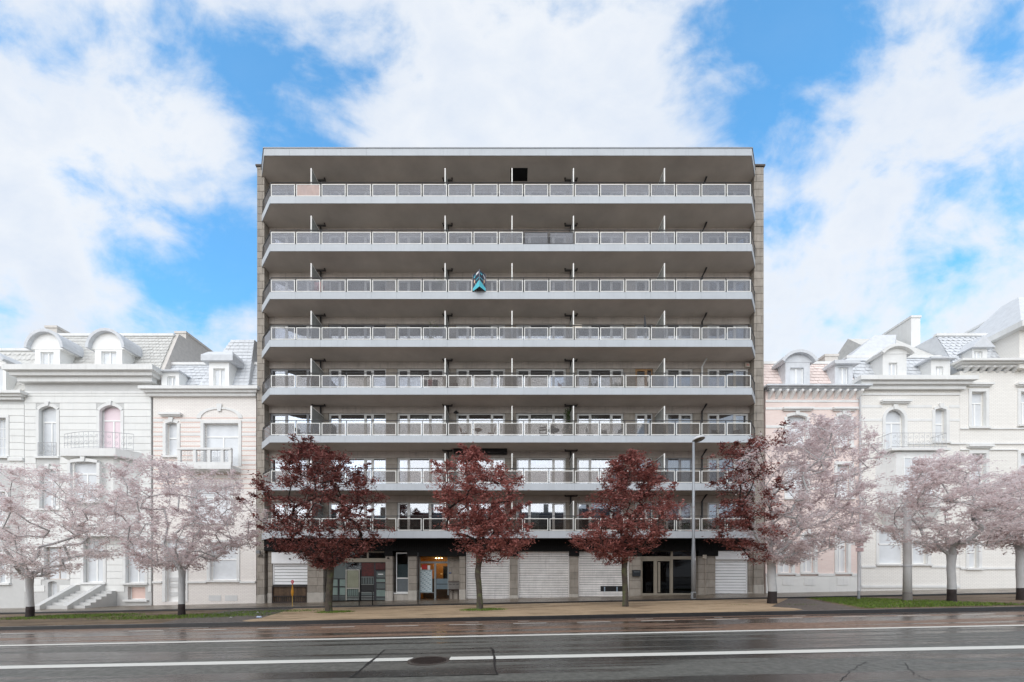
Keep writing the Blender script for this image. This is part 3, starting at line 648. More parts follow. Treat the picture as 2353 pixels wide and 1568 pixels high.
for (p, q, r_, s_, m_) in ((1490, 1535, 1180, 1140, M('red_notice', srgb(176, 40, 36), .5)), (1540, 1562, 1186, 1148, white_plate), (1478, 1490, 1186, 1166, white_plate)): piece('notice', m_, eo, x5(p), x5(q), y - .004, y + .0, z5(r_), z5(s_), 0)
piece('yellow_label', M('amber_label', srgb(212, 160, 84), .5), eo, x5(1650), x5(1668), y - .004, y + .004, z5(1226), z5(1214), 0)
MB().box(u - .1, v + .05, y + 1.5, y + 1.56, z5(1262), 3.0).build('hall_back', hall_m, B); MB().box(u - .1, v + .05, y + 1.5, y + 1.55, gnd - .1, z5(1262)).build('hall_wainscot', stone_core, B)
MB().box(u - .1, v + .05, y + .1, y + 1.5, z5(1078), z5(1070)).build('hall_ceiling', hall_m, B)
MB().box(u - .12, u - .08, y + .1, y + 1.5, gnd, 3.0).build('hall_side', hall_m, B)
MB().box(x5(1640), x5(1716), y + 1.4, y + 1.46, z5(1262), z5(1150)).build('hall_mirror', black_m, B)
spot_m = emis('warm_ceiling_spot', (1.0, .72, .38), 22)
for i in range(3): MB().lathe((x5(1600 + i * 22), y + .5 + i * .1, z5(1082)), [(.0, -.02), (.05, -.02), (.05, 0)], 10).build('ceiling_spot', spot_m, B)
pl = bpy.data.lights.new('hall_lamp', 'POINT'); pl.energy = 5.5; pl.color = (1, .68, .34); pl.shadow_soft_size = .15; plo = bpy.data.objects.new('hall_lamp', pl); COL.objects.link(plo); plo.location = (x5(1610), y + .75, 2.35)
# stone side of the porch with number, letter boxes
for r_ in range(7):
    za = gnd - .05 + r_ * .42; zb_ = min(za + .414, 2.78); c = x5(1766 if r_ % 2 else 1750)
    for (p, q) in ((x5(1722), c - .003), (c + .003, x5(1822))): piece('stone_block', stone, B, p, q, YS + .5, YS + .8, za, zb_, .006)
npl = piece('number_plate', M('blue_enamel', srgb(28, 52, 104), .25, .05), B, x5(1724), x5(1744), YS + .485, YS + .499, z5(1219), z5(1205), .002)
text('house_number', '37', .085, white_plate, npl, (x5(1734), YS + .482, z5(1212)))
lbx = MB().box(x5(1724), x5(1816), YS + .3, YS + .49, z5(1350), z5(1292)).build('letter_boxes', M('dull_letterbox_metal', srgb(122, 118, 114), .45, .2, 6, metal=.3), B, bevel=.008)
MB().box(x5(1722), x5(1818), YS + .28, YS + .495, z5(1290), z5(1284)).build('letter_box_lid', M('dark_rust_metal', srgb(58, 46, 42), .6, .2), lbx); MB().box(x5(1722), x5(1818), YS + .29, YS + .49, z5(1357), z5(1351)).build('letter_box_shelf', MATS['dark_rust_metal'], lbx)
for (p, q, r_) in ((1726, 1732, .3), (1800, 1806, .42), (1756, 1761, .42)): piece('leg', MATS['dark_rust_metal'], lbx, x5(p), x5(q), YS + r_, YS + r_ + .04, gnd - .02, z5(1357), 0)
for i in range(3): piece('letter_slot', black_m, lbx, x5(1730 + i * 30), x5(1752 + i * 30), YS + .292, YS + .302, z5(1312), z5(1308), 0)
# glass entrance on the right
u, v = x6(1188), x6(1662); y = YS + .26; gnd = gz(u, .17)
eb = MB().box(u, v, y, y + .08, z5(1098), z5(1072)).box(u, v, y + .002, y + .078, z5(1030), z5(1022)).box(u, v, y + .002, y + .078, gnd - .03, z5(1385)).box(u, u + .09, y + .004, y + .076, gnd, z5(1025)).box(x6(1446), x6(1464), y - .004, y + .072, gnd, z5(1030)).box(x6(1306), x6(1328), y + .004, y + .076, gnd, z5(1098)).box(v - .04, v, y + .004, y + .076, gnd, z5(1030))
for (p, q) in ((1200, 1308), (1326, 1444)): eb.box(x6(p), x6(q), y - .002, y + .05, z5(1112), z5(1099)).box(x6(p), x6(p) + .05, y - .003, y + .05, gnd + .05, z5(1112)).box(x6(q) - .05, x6(q), y - .003, y + .05, gnd + .05, z5(1112))
ebo = eb.build('glass_entrance', beige_frame, B)
dglass = glass_mat('dark_entrance_glass', 0.0, (.2, .22, .22), fres=0.5)
for (p, q, r_, s_) in ((1200, 1308, 1385, 1100), (1326, 1444, 1385, 1100), (1462, 1660, 1385, 1098), (1196, 1446, 1072, 1030), (1464, 1656, 1072, 1030)): piece('pane', dglass, ebo, x6(p), x6(q), y + .03, y + .036, z5(r_), z5(s_), 0)
piece('painted_blue_reflection', M('painted_blue_reflection', srgb(40, 108, 150), .4, .2, 6), ebo, x6(1340), x6(1354), y + .02, y + .028, z5(1330), z5(1215), 0); piece('door_pull', beige_frame, ebo, x6(1338), x6(1356), y - .03, y - .01, z5(1378), z5(1120), .004)  # blue strip painted on the door glass as a reflection
# fittings on the pillars
mb_ = MB().box(x6(1108), x6(1174), YS - .13, YS - .005, z5(1240), z5(1196)).prism([(YS - .13, z5(1196)), (YS - .005, z5(1196)), (YS - .005, z5(1188))], 'x', x6(1106), x6(1176)).build('mailbox', M('black_mailbox', srgb(36, 40, 46), .35, .1), B); piece('mail_slot', alu, mb_, x6(1116), x6(1166), YS - .135, YS - .131, z5(1206), z5(1203), 0)
MB().box(x6(1696), x6(1728), YS - .08, YS - .004, z5(1094), z5(1062)).build('junction_box', M('cream_plastic', srgb(190, 180, 166), .5), B, bevel=.008)
MB().tube([(x6(1720), YS - .03, z5(1094)), (x6(1720), YS - .03, gz(12, .18))], .025, 8).build('conduit', M('stone_grey_conduit', srgb(158, 148, 136), .6), B)
fl_ = MB().box(x5(134), x5(164), YP - .22, YP - .1, z5(1052), z5(1026)).box(x5(146), x5(150), YP - .12, YP - .001, z5(1045), z5(1035)).build('floodlight', M('grey_floodlight', srgb(120, 122, 124), .4), B)
wire = MB(); q = [(x5(150) + .16 * math.cos(t * .9) + .01 * t, YP - .05 - .02 * math.sin(t), z5(1070) + .07 * math.sin(t * 1.3) - .004 * t) for t in range(16)]; wire.tube(q, .009, 5).tube([(x5(165), YP - .04, z5(1060)), (x5(180), YP - .04, z5(1050)), (x5(215), YP - .02, z5(1066))], .009, 5); wire.build('cable', black_m, fl_)
MB().lathe((x5(1228), YS - .1, z5(1095)), [(.03, 0), (.06, .02), (.06, .06), (.03, .09)], 10).build('camera_dome', black_m, B)
# dark roll of an awning, second balcony from below
aw = MB().box(x5(1772), x5(2222), YW - .55, YW - .04, z5(208) + .02, z5(152) - .05).build('awning_cassette', M('black_awning_cloth', srgb(26, 25, 26), .8, .2), B, bevel=.03)

# ------------------------------------------------------------------ town houses on both sides (a white veil is painted into their colours)
YH = 24.4
KH = YH / F
hx = lambda x: (x - CX) * KH
hz = lambda y: EYE + (HY - y) * KH
ul = lambda z: (z * .27843, )[0]                    # readings of the upper left enlargement -> full view
ux = lambda z: z * .27843
uy = lambda z: 712.3 + .27843 * z
lx_ = lambda z: z * .25879
ly_ = lambda z: 1091.5 + .25879 * z
rx_ = lambda z: 1740.6 + .27474 * z                 # upper right enlargement
ry_ = lambda z: 660.6 + .27474 * z
qx_ = lambda z: 1740.6 + .26025 * z                 # lower right enlargement
qy_ = lambda z: 1034 + .26025 * z
pale_stone = M('pale_grey_stone', srgb(232, 232, 229), .85, .03, 2, .1, 40, rnd=.02, streak=.06)
pale_joint = M('pale_grey_joint', srgb(200, 200, 198), .9, .04)
pale_trim = M('pale_trim_stone', srgb(228, 228, 226), .85, .05, 2, streak=.08)
pale_white = M('veiled_white_paint', srgb(244, 244, 242), .8, .03)
pale_slate = M('pale_grey_slate', srgb(210, 213, 217), .8, .08, 4)
pale_slate_old = M('pale_mossy_slate', srgb(208, 207, 203), .9, .12, 5)
pale_tile = M('pale_pink_tile', srgb(234, 218, 212), .85, .06, 2)
pale_iron = M('pale_grey_iron', srgb(190, 191, 193), .6, .05)
pale_chim = M('pale_old_brick', srgb(208, 203, 197), .9, .10, 5)
pale_glass = M('veiled_window_glass', srgb(218, 221, 224), .2, .08, 1.2, spec=.3)  # panes whitened by the painted veil
pale_glass_r = M('veiled_rose_glass', srgb(228, 210, 216), .25, .05, 1.2, spec=.3)
pale_door = M('pale_grey_door', srgb(214, 214, 213), .6, .04)
pale_wood = M('pale_brown_door', srgb(200, 188, 178), .6, .05)
pale_band = M('pale_rose_brick', srgb(226, 199, 189), .85, .04, 4)
base_shade = M('painted_base_shade', srgb(40, 38, 37), .8, .3, 3)  # dark colour standing in for the shade at the house feet
def brick_mat(name, c1, c2, mortar, sc=1.0):
    t = NT(name); g = t.n('ShaderNodeNewGeometry'); sp = t.n('ShaderNodeSeparateXYZ'); t.l(g.outputs['Position'], sp.inputs[0]); cb = t.n('ShaderNodeCombineXYZ'); t.l(sp.outputs['X'], cb.inputs[0]); t.l(sp.outputs['Z'], cb.inputs[1])
    b = t.n('ShaderNodeTexBrick'); t.l(cb.outputs[0], b.inputs['Vector']); b.inputs['Color1'].default_value = tuple(c1) + (1,); b.inputs['Color2'].default_value = tuple(c2) + (1,); b.inputs['Mortar'].default_value = tuple(mortar) + (1,)
    b.inputs['Scale'].default_value = 1.0; b.inputs['Mortar Size'].default_value = .008; b.inputs['Brick Width'].default_value = .24; b.inputs['Row Height'].default_value = .085; b.inputs['Mortar Smooth'].default_value = .1
    t.bsdf(b.outputs['Color'], .85, b.outputs['Fac'], -.25, .006); return t.m
cream_brick = brick_mat('pale_cream_brick', srgb(241, 236, 230), srgb(236, 230, 225), srgb(214, 208, 202))
red_brick = brick_mat('veiled_red_brick', srgb(236, 217, 209), srgb(231, 210, 202), srgb(230, 219, 213))  # red brick with the white veil mixed into its colours
white_brick = brick_mat('pale_white_brick', srgb(241, 238, 232), srgb(236, 233, 227), srgb(212, 208, 202))

class House:
    def __init__(s, label, x0, x1, ytop, wall, base=None, back=9.0):
        s.x0, s.x1, s.zt = hx(x0), hx(x1), hz(ytop); s.zb = gz(s.x0, .17); s.wall = wall; s.op = []; s.back = YH + back
        s.o = thing('town_house', label, 'house', ((s.x0 + s.x1) / 2, YH + .5, gz((s.x0 + s.x1) / 2, .17)), 'pale town houses beside the apartment block')
    def part(s, name, mb, mat, parent=None, **k): return mb.build(name, mat, parent or s.o, **k)
    def window(s, x0, x1, yt, yb, arch=0.0, style='sash', surround=True, glass=None, frame=None, sill=True, hood=0.0, arc_full=False, y=None):
        a, b, z0, z1 = hx(x0), hx(x1), hz(yb), hz(yt)
        if y is None: s.op.append((a, b, z0, z1, (b - a) / 2 if arc_full else arch * KH)); y = YH
        yy = y + .2; fw = .055; mb = MB(); frame = frame or pale_white; glass = glass or pale_glass
        mb.box(a, b, yy, yy + .06, z0, z0 + fw).box(a, b, yy, yy + .06, z1 - fw, z1).box(a, a + fw, yy, yy + .06, z0 + fw, z1 - fw).box(b - fw, b, yy, yy + .06, z0 + fw, z1 - fw)
        xs = [a, b]; zs = [z0, z1]
        if style in ('sash', 'french'): zc = z0 + (z1 - z0) * .70; zs = [z0, zc, z1]; xm = (a + b) / 2
        if style == 'single': zs = [z0, z0 + (z1 - z0) * .55, z1]
        for zc in zs[1:-1]: mb.box(a + fw, b - fw, yy - .012, yy + .05, zc - .04, zc + .04)
        if style in ('sash', 'french'): mb.box(xm - .04, xm + .04, yy - .006, yy + .055, z0 + fw, zs[1] - .04)
        if style == 'two': xm = (a + b) / 2; mb.box(xm - .035, xm + .035, yy - .006, yy + .055, z0 + fw, z1 - fw)
        if style == 'grid':
            for i in range(1, 4): xx = a + (b - a) * i / 4; mb.box(xx - .015, xx + .015, yy + .004, yy + .04, z0 + fw, z1 - fw)
            for i in range(1, 4): zc = z0 + (z1 - z0) * i / 4; mb.box(a + fw, b - fw, yy + .006, yy + .038, zc - .015, zc + .015)
        w = s.part('window', mb, frame)
        if style in ('sash', 'french'):
            for (u, v, p, q) in ((a, xm, z0, zs[1]), (xm, b, z0, zs[1]), (a, b, zs[1], z1)): piece('pane', glass, w, u + .03, v - .03, yy + .025, yy + .031, p + .03, q - .03, 0)
        elif style == 'two':
            for (u, v) in ((a, xm), (xm, b)): piece('pane', glass, w, u + .03, v - .03, yy + .025, yy + .031, z0 + .03, z1 - .03, 0)
        elif style == 'single':
            for (p, q) in zip(zs[:-1], zs[1:]): piece('pane', glass, w, a + .03, b - .03, yy + .025, yy + .031, p + .03, q - .03, 0)
        else: piece('pane', glass, w, a + .03, b - .03, yy + .025, yy + .031, z0 + .03, z1 - .03, 0)
        if surround:
            t = .17; pr = .05; n = 12; aw = s.op[-1][4] if s.op else 0; mb = MB()
            mb.box(a - t, a + .012, y - pr, y + .1, z0 + .003, z1 - aw).box(b - .012, b + t, y - pr, y + .1, z0 + .003, z1 - aw)
            if aw > .02:
                half = (b - a) / 2; rr = (half * half + aw * aw) / (2 * aw); cz = z1 - rr; cx_ = (a + b) / 2; a0 = math.asin(min(1, half / rr)); 
                for i in range(n):
                    t0 = -a0 + 2 * a0 * i / n; t1 = -a0 + 2 * a0 * (i + 1) / n; q = [(cx_ + math.sin(tt) * r_, cz + math.cos(tt) * r_) for (tt, r_) in ((t0, rr - .012), (t1, rr - .012), (t1, rr + t), (t0, rr + t))]
                    mb.prism(q, 'y', y - pr, y + .1)
                mb.prism([(cx_ - .09, z1 - .02), (cx_ + .09, z1 - .02), (cx_ + .14, z1 + t + .1), (cx_ - .14, z1 + t + .1)], 'y', y - pr - .06, y - pr + .01)
            else: mb.box(a - t, b + t, y - pr - .004, y + .1, z1 - .012, z1 + t)
            s.part('window_surround', mb, pale_trim, w)
        if sill: s.part('sill', MB().box(a - .2, b + .2, y - .14, y + .19, z0 - .12, z0 - .002), pale_trim, w)
        if hood: s.part('hood', MB().box(a - .32, b + .32, y - .22, y + .05, z1 + .26 + hood, z1 + .38 + hood).box(a - .24, b + .24, y - .12, y + .05, z1 + .18 + hood, z1 + .258 + hood), pale_trim, w)
        return w
    def cells(s):
        xs = sorted({s.x0, s.x1} | {v for o in s.op for v in o[:2]}); zs = sorted({s.zb - .3, s.zt} | {v for o in s.op for v in o[2:4]}); mb = MB()
        for i in range(len(xs) - 1):
            for j in range(len(zs) - 1):
                cx_, cz = (xs[i] + xs[i + 1]) / 2, (zs[j] + zs[j + 1]) / 2
                if any(o[0] < cx_ < o[1] and o[2] < cz < o[3] for o in s.op): continue
                mb.add([(xs[i], YH, zs[j]), (xs[i + 1], YH, zs[j]), (xs[i + 1], YH, zs[j + 1]), (xs[i], YH, zs[j + 1])], [(0, 1, 2, 3)])
        for (a, b, z0, z1, aw) in s.op:
            d = YH + .28
            mb.add([(a, YH, z0), (a, d, z0), (a, d, z1), (a, YH, z1)], [(0, 1, 2, 3)]).add([(b, YH, z0), (b, d, z0), (b, d, z1), (b, YH, z1)], [(3, 2, 1, 0)])
            mb.add([(a, YH, z1), (a, d, z1), (b, d, z1), (b, YH, z1)], [(0, 1, 2, 3)]).add([(a, YH, z0), (a, d, z0), (b, d, z0), (b, YH, z0)], [(3, 2, 1, 0)])
            if aw > .02:
                half = (b - a) / 2; rr = (half * half + aw * aw) / (2 * aw); cz = z1 - rr; cx_ = (a + b) / 2; a0 = math.asin(min(1, half / rr)); n = 8
                for sg in (-1, 1):
                    arc = [(cx_ + sg * math.sin(a0 * i / n) * rr, cz + math.cos(a0 * i / n) * rr) for i in range(n + 1)]
                    for p, q in zip(arc[:-1], arc[1:]): mb.prism([p, q, (q[0], z1 + .002), (p[0], z1 + .002)], 'y', YH + .001, YH + .16)
        mb.box(s.x0 + .01, s.x1 - .01, YH + .32, s.back, s.zb - .3, s.zt - .01)
        for xx in (s.x0, s.x1): mb.add([(xx, YH, s.zb - .3), (xx, s.back, s.zb - .3), (xx, s.back, s.zt), (xx, YH, s.zt)], [(0, 1, 2, 3)])
        return s.part('wall', mb, s.wall, fix=False)
    def courses(s, wall, z0, z1, pitch, mat, skip=()):
        z = z0; i = 0
        while z < z1 - .1:
            q = min(z + pitch, z1); spans = [(s.x0 + .01, s.x1 - .01)]
            for (a, b, p, r_, aw) in s.op + list(skip):
                if p - .14 < q and r_ + .06 > z:
                    new = []
                    for (u, v) in spans:
                        if b + .19 <= u or a - .19 >= v: new.append((u, v)); continue
                        if a - .19 - u > .12: new.append((u, a - .19))
                        if v - b - .19 > .12: new.append((b + .19, v))
                    spans = new
            for (u, v) in spans: piece('stone_course', mat, wall, u, v, YH - .03, YH + .01, z + .011, q - .011, .008)
            z = q; i += 1
    def cornice(s, yt, yb, proj, x0=None, x1=None, mat=None, name='cornice'):
        a = hx(x0) if x0 is not None else s.x0; b = hx(x1) if x1 is not None else s.x1; t, u = hz(yt), hz(yb); h = t - u
        return s.part(name, MB().box(a + .0, b - .0, YH - proj * .4, YH + .1, u, u + h * .35).box(a - proj * .3, b + proj * .3, YH - proj * .7, YH + .1, u + h * .352, u + h * .62).box(a - proj * .6, b + proj * .6, YH - proj, YH + .1, u + h * .622, t), mat or pale_trim)
    def band(s, yt, yb, mat, proud=.02, name='band', skip=True):
        spans = [(s.x0 + .005, s.x1 - .005)]; z1, z0 = hz(yt), hz(yb)
        for (a, b, p, r_, aw) in s.op:
            if p - .12 < z1 and r_ + .2 > z0:
                new = []
                for (u, v) in spans:
                    if b + .18 <= u or a - .18 >= v: new.append((u, v)); continue
                    if a - .18 > u: new.append((u, a - .18))
                    if v > b + .18: new.append((b + .18, v))
                spans = new
        for (u, v) in spans: piece(name, mat, s.o, u, v, YH - proud, YH + .02, z0, z1, .004)
    def mansard(s, ytop, mat, run=1.3, x0=None, x1=None, rows=12, tw=.3, back=None, scal=False, tilt=0.0, sides=True):
        a = hx(x0) if x0 is not None else s.x0; b = hx(x1) if x1 is not None else s.x1; ya, yb = YH + .12, YH + .12 + run; z0 = s.zt; z1 = EYE + (HY - ytop) * yb / F
        back = back or s.back
        r_ = s.part('roof', MB().prism([(ya, z0), (yb, z1), (back, z1 + .25), (back, z0)], 'x', a + .02, b - .02), mat)
        mb = MB(); L = math.hypot(run, z1 - z0); ny, nz = -(z1 - z0) / L, run / L; rg = random.Random(int(a * 10)); n = int((b - a - .08) / tw); w = (b - a - .08) / n
        for i in range(rows):
            t0, t1 = i / rows, min(1.0, (i + 1.25) / rows)
            for j in range(-1, n + 1):
                u = a + .04 + (j + (.5 if i % 2 else 0)) * w; v = u + w - .012; u = max(u, a + .03); v = min(v, b - .03)
                if v - u < .04: continue
                lo, hi = .035 + rg.uniform(0, .012), .008
                yA, zA = ya + run * t0, z0 + (z1 - z0) * t0; yB, zB = ya + run * t1, z0 + (z1 - z0) * t1; jz = rg.gauss(0, .008)
                P = [(u, yA + ny * lo, zA + nz * lo + jz), (v, yA + ny * lo, zA + nz * lo + jz)]
                if scal: m_ = (u + v) / 2; P = [(u, yA + ny * lo + .05 * run / L, zA + nz * lo + .05), (m_, yA + ny * lo, zA + nz * lo - .03), (v, yA + ny * lo + .05 * run / L, zA + nz * lo + .05)]
                P += [(v, yB + ny * hi, zB + nz * hi), (u, yB + ny * hi, zB + nz * hi)]
                mb.add(P, [tuple(range(len(P)))])
        tag(s.part('slates', mb, mat, r_, fix=False), kind='stuff')
        s.part('roof_edge', MB().box(a - .02, b + .02, yb - .12, yb + .1, z1 - .06, z1 + .1), pale_trim, r_)
        return r_, ya, yb, z0, z1
    def dormer(s, x0, x1, yt, yb, wx0, wx1, wyt, hood, mat=None, hx0=None, hx1=None, hyt=None, depth=1.6, y=None, glass=None):
        """box dormer standing on the cornice: hood = 'round', 'flat', 'gable'"""
        y = y if y is not None else YH + .02; m_ = mat or pale_white; a, b = hx(x0), hx(x1); zt, zb = hz(yt), hz(yb); u, v = hx(wx0), hx(wx1); wt = hz(wyt)
        d = s.part('dormer', MB().box(a, u, y, y + .18, zb, wt).box(v, b, y, y + .18, zb, wt).box(a, b, y, y + .18, wt, zt).box(a, a + .06, y + .181, y + depth, zb, zt).box(b - .06, b, y + .181, y + depth, zb, zt), m_)
        fw = .05; yy = y + .1; xm = (u + v) / 2
        s.part('dormer_window', MB().box(u, v, yy, yy + .05, zb, zb + fw).box(u, v, yy, yy + .05, wt - fw, wt).box(u, u + fw, yy, yy + .05, zb + fw, wt - fw).box(v - fw, v, yy, yy + .05, zb + fw, wt - fw).box(xm - .04, xm + .04, yy - .01, yy + .05, zb + fw, wt - fw), pale_white, d)
        for (p, q) in ((u, xm), (xm, v)): piece('pane', glass or pale_glass, d, p + .02, q - .02, yy + .03, yy + .036, zb + .02, wt - .02, 0)
        c, e = hx(hx0 if hx0 is not None else x0 - 6), hx(hx1 if hx1 is not None else x1 + 6); top = hz(hyt if hyt is not None else yt - 12)
        if hood == 'round':
            half = (e - c) / 2; h = top - zt; n = 14; rr = (half * half + h * h) / (2 * h) if h < half else half; cz = top - rr; a0 = math.asin(min(1, half / rr)) if h < half else math.pi / 2; xm = (c + e) / 2
            mb = MB(); fill = [(xm + math.sin(-a0 + 2 * a0 * i / n) * (rr - .02), cz + math.cos(-a0 + 2 * a0 * i / n) * (rr - .02)) for i in range(n + 1)]
            for i in range(n):
                t0, t1 = -a0 + 2 * a0 * i / n, -a0 + 2 * a0 * (i + 1) / n; q = [(xm + math.sin(t) * r_, cz + math.cos(t) * r_) for (t, r_) in ((t0, rr - .14), (t1, rr - .14), (t1, rr + .04), (t0, rr + .04))]
                mb.prism(q, 'y', y - .25, y + depth)
            s.part('dormer_hood', mb, pale_slate if mat is None else m_, d); s.part('dormer_gable', MB().prism(fill, 'y', y - .02, y + depth - .05), m_, d)
        elif hood == 'gable': s.part('dormer_hood', MB().prism([(c, zt), (e, zt), ((c + e) / 2, top)], 'y', y - .2, y + depth), pale_slate, d)
        else: s.part('dormer_hood', MB().box(c, e, y - .22, y + depth, zt, zt + (top - zt) * .5).hexa([(c, y - .22, zt + (top - zt) * .5), (e, y - .22, zt + (top - zt) * .5), (e, y + depth, zt + (top - zt) * .5), (c, y + depth, zt + (top - zt) * .5)], [(c + .25, y + .1, top), (e - .25, y + .1, top), (e - .25, y + depth, top), (c + .25, y + depth, top)]), pale_slate, d)
        return d
    def iron(s, a, b, z0, z1, y, parent, bow=0.0, ret=0.0):
        mb = MB(); n = 12; rg = random.Random(int(a * 100)); yo = lambda t: y - bow * math.sin(math.pi * t)
        for zz_ in (z0, z1, z0 + .08): mb.tube([(a + (b - a) * i / n, yo(i / n), zz_) for i in range(n + 1)], .018, 4)
        m_ = max(4, int((b - a) / .32))
        for i in range(m_ + 1): t = i / m_; mb.tube([(a + (b - a) * t, yo(t), z0), (a + (b - a) * t, yo(t), z1)], .012, 4)
        for i in range(m_):
            t = (i + .5) / m_; xc, yc = a + (b - a) * t, yo(t); rr = min((b - a) / m_ * .44, .2); hgt = z1 - z0
            for (zc, r_) in ((z0 + hgt * .36, rr), (z0 + hgt * .74, rr * .75)):
                mb.tube([(xc + r_ * (1 - k / 16) * math.cos(k * .75 + i), yc, zc + r_ * (1 - k / 16) * math.sin(k * .75 + i)) for k in range(13)], .010, 4)
        if ret:
            for xx in (a, b):
                for zz_ in (z0, z1): mb.tube([(xx, y, zz_), (xx, y + ret, zz_)], .018, 4)
                for k in range(1, 4): mb.tube([(xx, y + ret * k / 4, z0), (xx, y + ret * k / 4, z1)], .012, 4)
        return s.part('iron_railing', mb, pale_iron, parent)
    def chimney(s, x0, x1, yt, y0, y1, zb, mat=None):
        Y = y0; a, b = px(x0, Y), px(x1, Y); z = EYE + (HY - yt) * Y / F
        return s.part('chimney', MB().box(a, b, y0, y1, zb, z - .15).box(a - .05, b + .05, y0 - .05, y1 + .05, z - .148, z), mat or pale_chim)

# ---- far left, cut by the frame
h = House('pale stone house cut by the left edge of the picture', -120, 57, 920, pale_joint)
h.window(-20, ux(57), uy(890), uy(1212), style='grid'); h.window(-75, -45, uy(890), uy(1212)); h.window(-20, ux(52), uy(1500), uy(1780)); h.window(-10, lx_(75), ly_(700), ly_(960)); w_ = h.cells()
h.courses(w_, hz(1080), hz(930), .42, pale_stone); h.cornice(904, 921, .45); h.band(uy(1222), uy(1250), pale_trim, .12)
h.mansard(806, pale_slate_old, 1.2, rows=10, scal=True); h.dormer(-70, ux(45), 830, 904, -50, ux(20), 842, 'round', hyt=806)
# ---- grey stone house with two round dormers
h = House('pale grey stone house with two round topped dormers and a bowed iron balcony', 57.5, 348, 882, pale_joint)
h.window(ux(325), ux(472), uy(795), uy(1212), arch=9, style='french'); h.window(ux(825), ux(1002), uy(790), uy(1180), arch=12, style='french', glass=pale_glass_r, sill=False)
h.window(ux(330), ux(472), uy(1310), uy(1640), arch=8); h.window(lx_(745), lx_(922), ly_(560), ly_(955)); h.window(lx_(1118), lx_(1292), ly_(560), ly_(958)); h.window(lx_(1135), lx_(1290), ly_(992), ly_(1108), style='plain', glass=pale_band, surround=False)
h.window(lx_(395), lx_(600), ly_(640), ly_(930), style='two', glass=pale_glass, frame=pale_wood, sill=False); h.window(lx_(425), lx_(505), ly_(945), ly_(1095), arch=3, style='plain', surround=False, sill=False)
bay = (hx(ux(640)), hx(ux(1135)), hz(1225), hz(uy(1245)), 0)
w_ = h.cells(); h.courses(w_, hz(ly_(1040)), hz(900), .42, pale_stone, skip=[bay]); h.cornice(850.7, 882, .7, 52, 358); h.band(900, 905, pale_trim, .05)
bw = MB().prism([(bay[0], YH + .05), (bay[0] + .5, YH - .6), (bay[1] - .9, YH - .6), (bay[1], YH + .05)], 'z', bay[2], bay[3]); bwo = h.part('bay_window', bw, pale_stone)
for (u, v, t_) in ((ux(690), ux(925), 1285),): h.window(u + 6, v, uy(t_), uy(1600), arch=10, y=YH - .86, surround=True)
h.part('bay_base', MB().prism([(bay[0] - .1, YH), (bay[0] + .45, YH - .72), (bay[1] - .85, YH - .72), (bay[1] + .1, YH)], 'z', bay[2] - .25, bay[2] - .002), pale_trim)
bs = h.part('balcony', MB().prism([(hx(ux(570)), YH), (hx(ux(640)), YH - .95), (hx(ux(1080)), YH - .95), (hx(ux(1180)), YH)], 'z', hz(uy(1245)) + .01, hz(uy(1183))), pale_trim)
h.iron(hx(ux(600)), hx(ux(1160)), hz(uy(1180)), hz(uy(1048)), YH - .45, bs, bow=.45); h.iron(hx(ux(322)), hx(ux(472)), hz(uy(1210)), hz(uy(1098)), YH - .06, h.o)
r_, ya, yb, z0, z1 = h.mansard(772, pale_slate_old, 1.5, x0=60, x1=350, rows=16, tw=.22)
h.dormer(ux(285), ux(490), uy(325), 850.7, ux(330), ux(440), uy(345), 'round', hx0=ux(235), hx1=ux(548), hyt=uy(178)); h.dormer(ux(780), ux(1005), uy(325), 850.7, ux(832), ux(958), uy(340), 'round', hx0=ux(738), hx1=ux(1050), hyt=uy(172))
h.part('gable_wall', MB().prism([(YH + .1, z0 - 1), (YH + .3, z0 + .4), (YH + 1.7, z1 + .15), (YH + 3.6, z1 + .3), (YH + 8.9, z1 - .6), (YH + 8.9, z0 - 1)], 'x', hx(350) - .02, hx(350) + .22), pale_chim)
h.chimney(ux(1447), ux(1535), uy(178), 27.6, 30.5, z0); h.chimney(ux(378), ux(470), uy(132), 26.6, 29.5, z0)
sq = [(YH - .004, gz(-25, -.1))]
for i in range(6): sq = sq + [(YH - .3 * (6 - i), sq[-1][1] if i else gz(-25, -.1)), (YH - .3 * (6 - i), gz(-25, .17) + .16 * (i + 1))]
sq.append((YH - .004, sq[-1][1])); st = MB().prism(sq, 'x', hx(lx_(700)), hx(lx_(1035)))
sto = h.part('entrance_steps', st, pale_joint)
for xx in (690, 915): h.part('step_wall', MB().prism([(YH - 2.1, gz(-25, .1)), (YH, gz(-25, .1)), (YH, gz(-25, 1.5)), (YH - .2, gz(-25, 1.5)), (YH - 2.1, gz(-25, .35))], 'x', hx(lx_(xx)) - .16, hx(lx_(xx)) + .16), pale_joint, sto)
# ---- cream brick house with slate turret
h = House('pale cream brick house with rose bands and a small slate tower roof', 352, 588.5, 911, cream_brick)
h.window(ux(1370), ux(1466), uy(928), uy(1205), arch=3, style='single', hood=.15); h.window(ux(1682), ux(1972), uy(935), uy(1290), arch=0, style='french', sill=False)
h.window(lx_(1865), lx_(2106), ly_(600), ly_(936), style='single'); h.window(lx_(1458), lx_(1642), ly_(565), ly_(690), style='grid', sill=False); h.window(lx_(1700), lx_(2050), ly_(100), ly_(420), style='sash')
h.window(lx_(1470), lx_(1646), ly_(700), ly_(1128), style='plain', glass=pale_white, surround=True, sill=False)
w_ = h.cells(); h.cornice(894.7, 913, .5, 345, 592)
for q in range(8): h.band(uy(893 + q * 77.5) - 1.2, uy(893 + q * 77.5) + 1.0, pale_band, .012, 'rose_band'); h.band(uy(930 + q * 77.5) - 1.0, uy(930 + q * 77.5) + 1.0, pale_band, .012, 'rose_band')
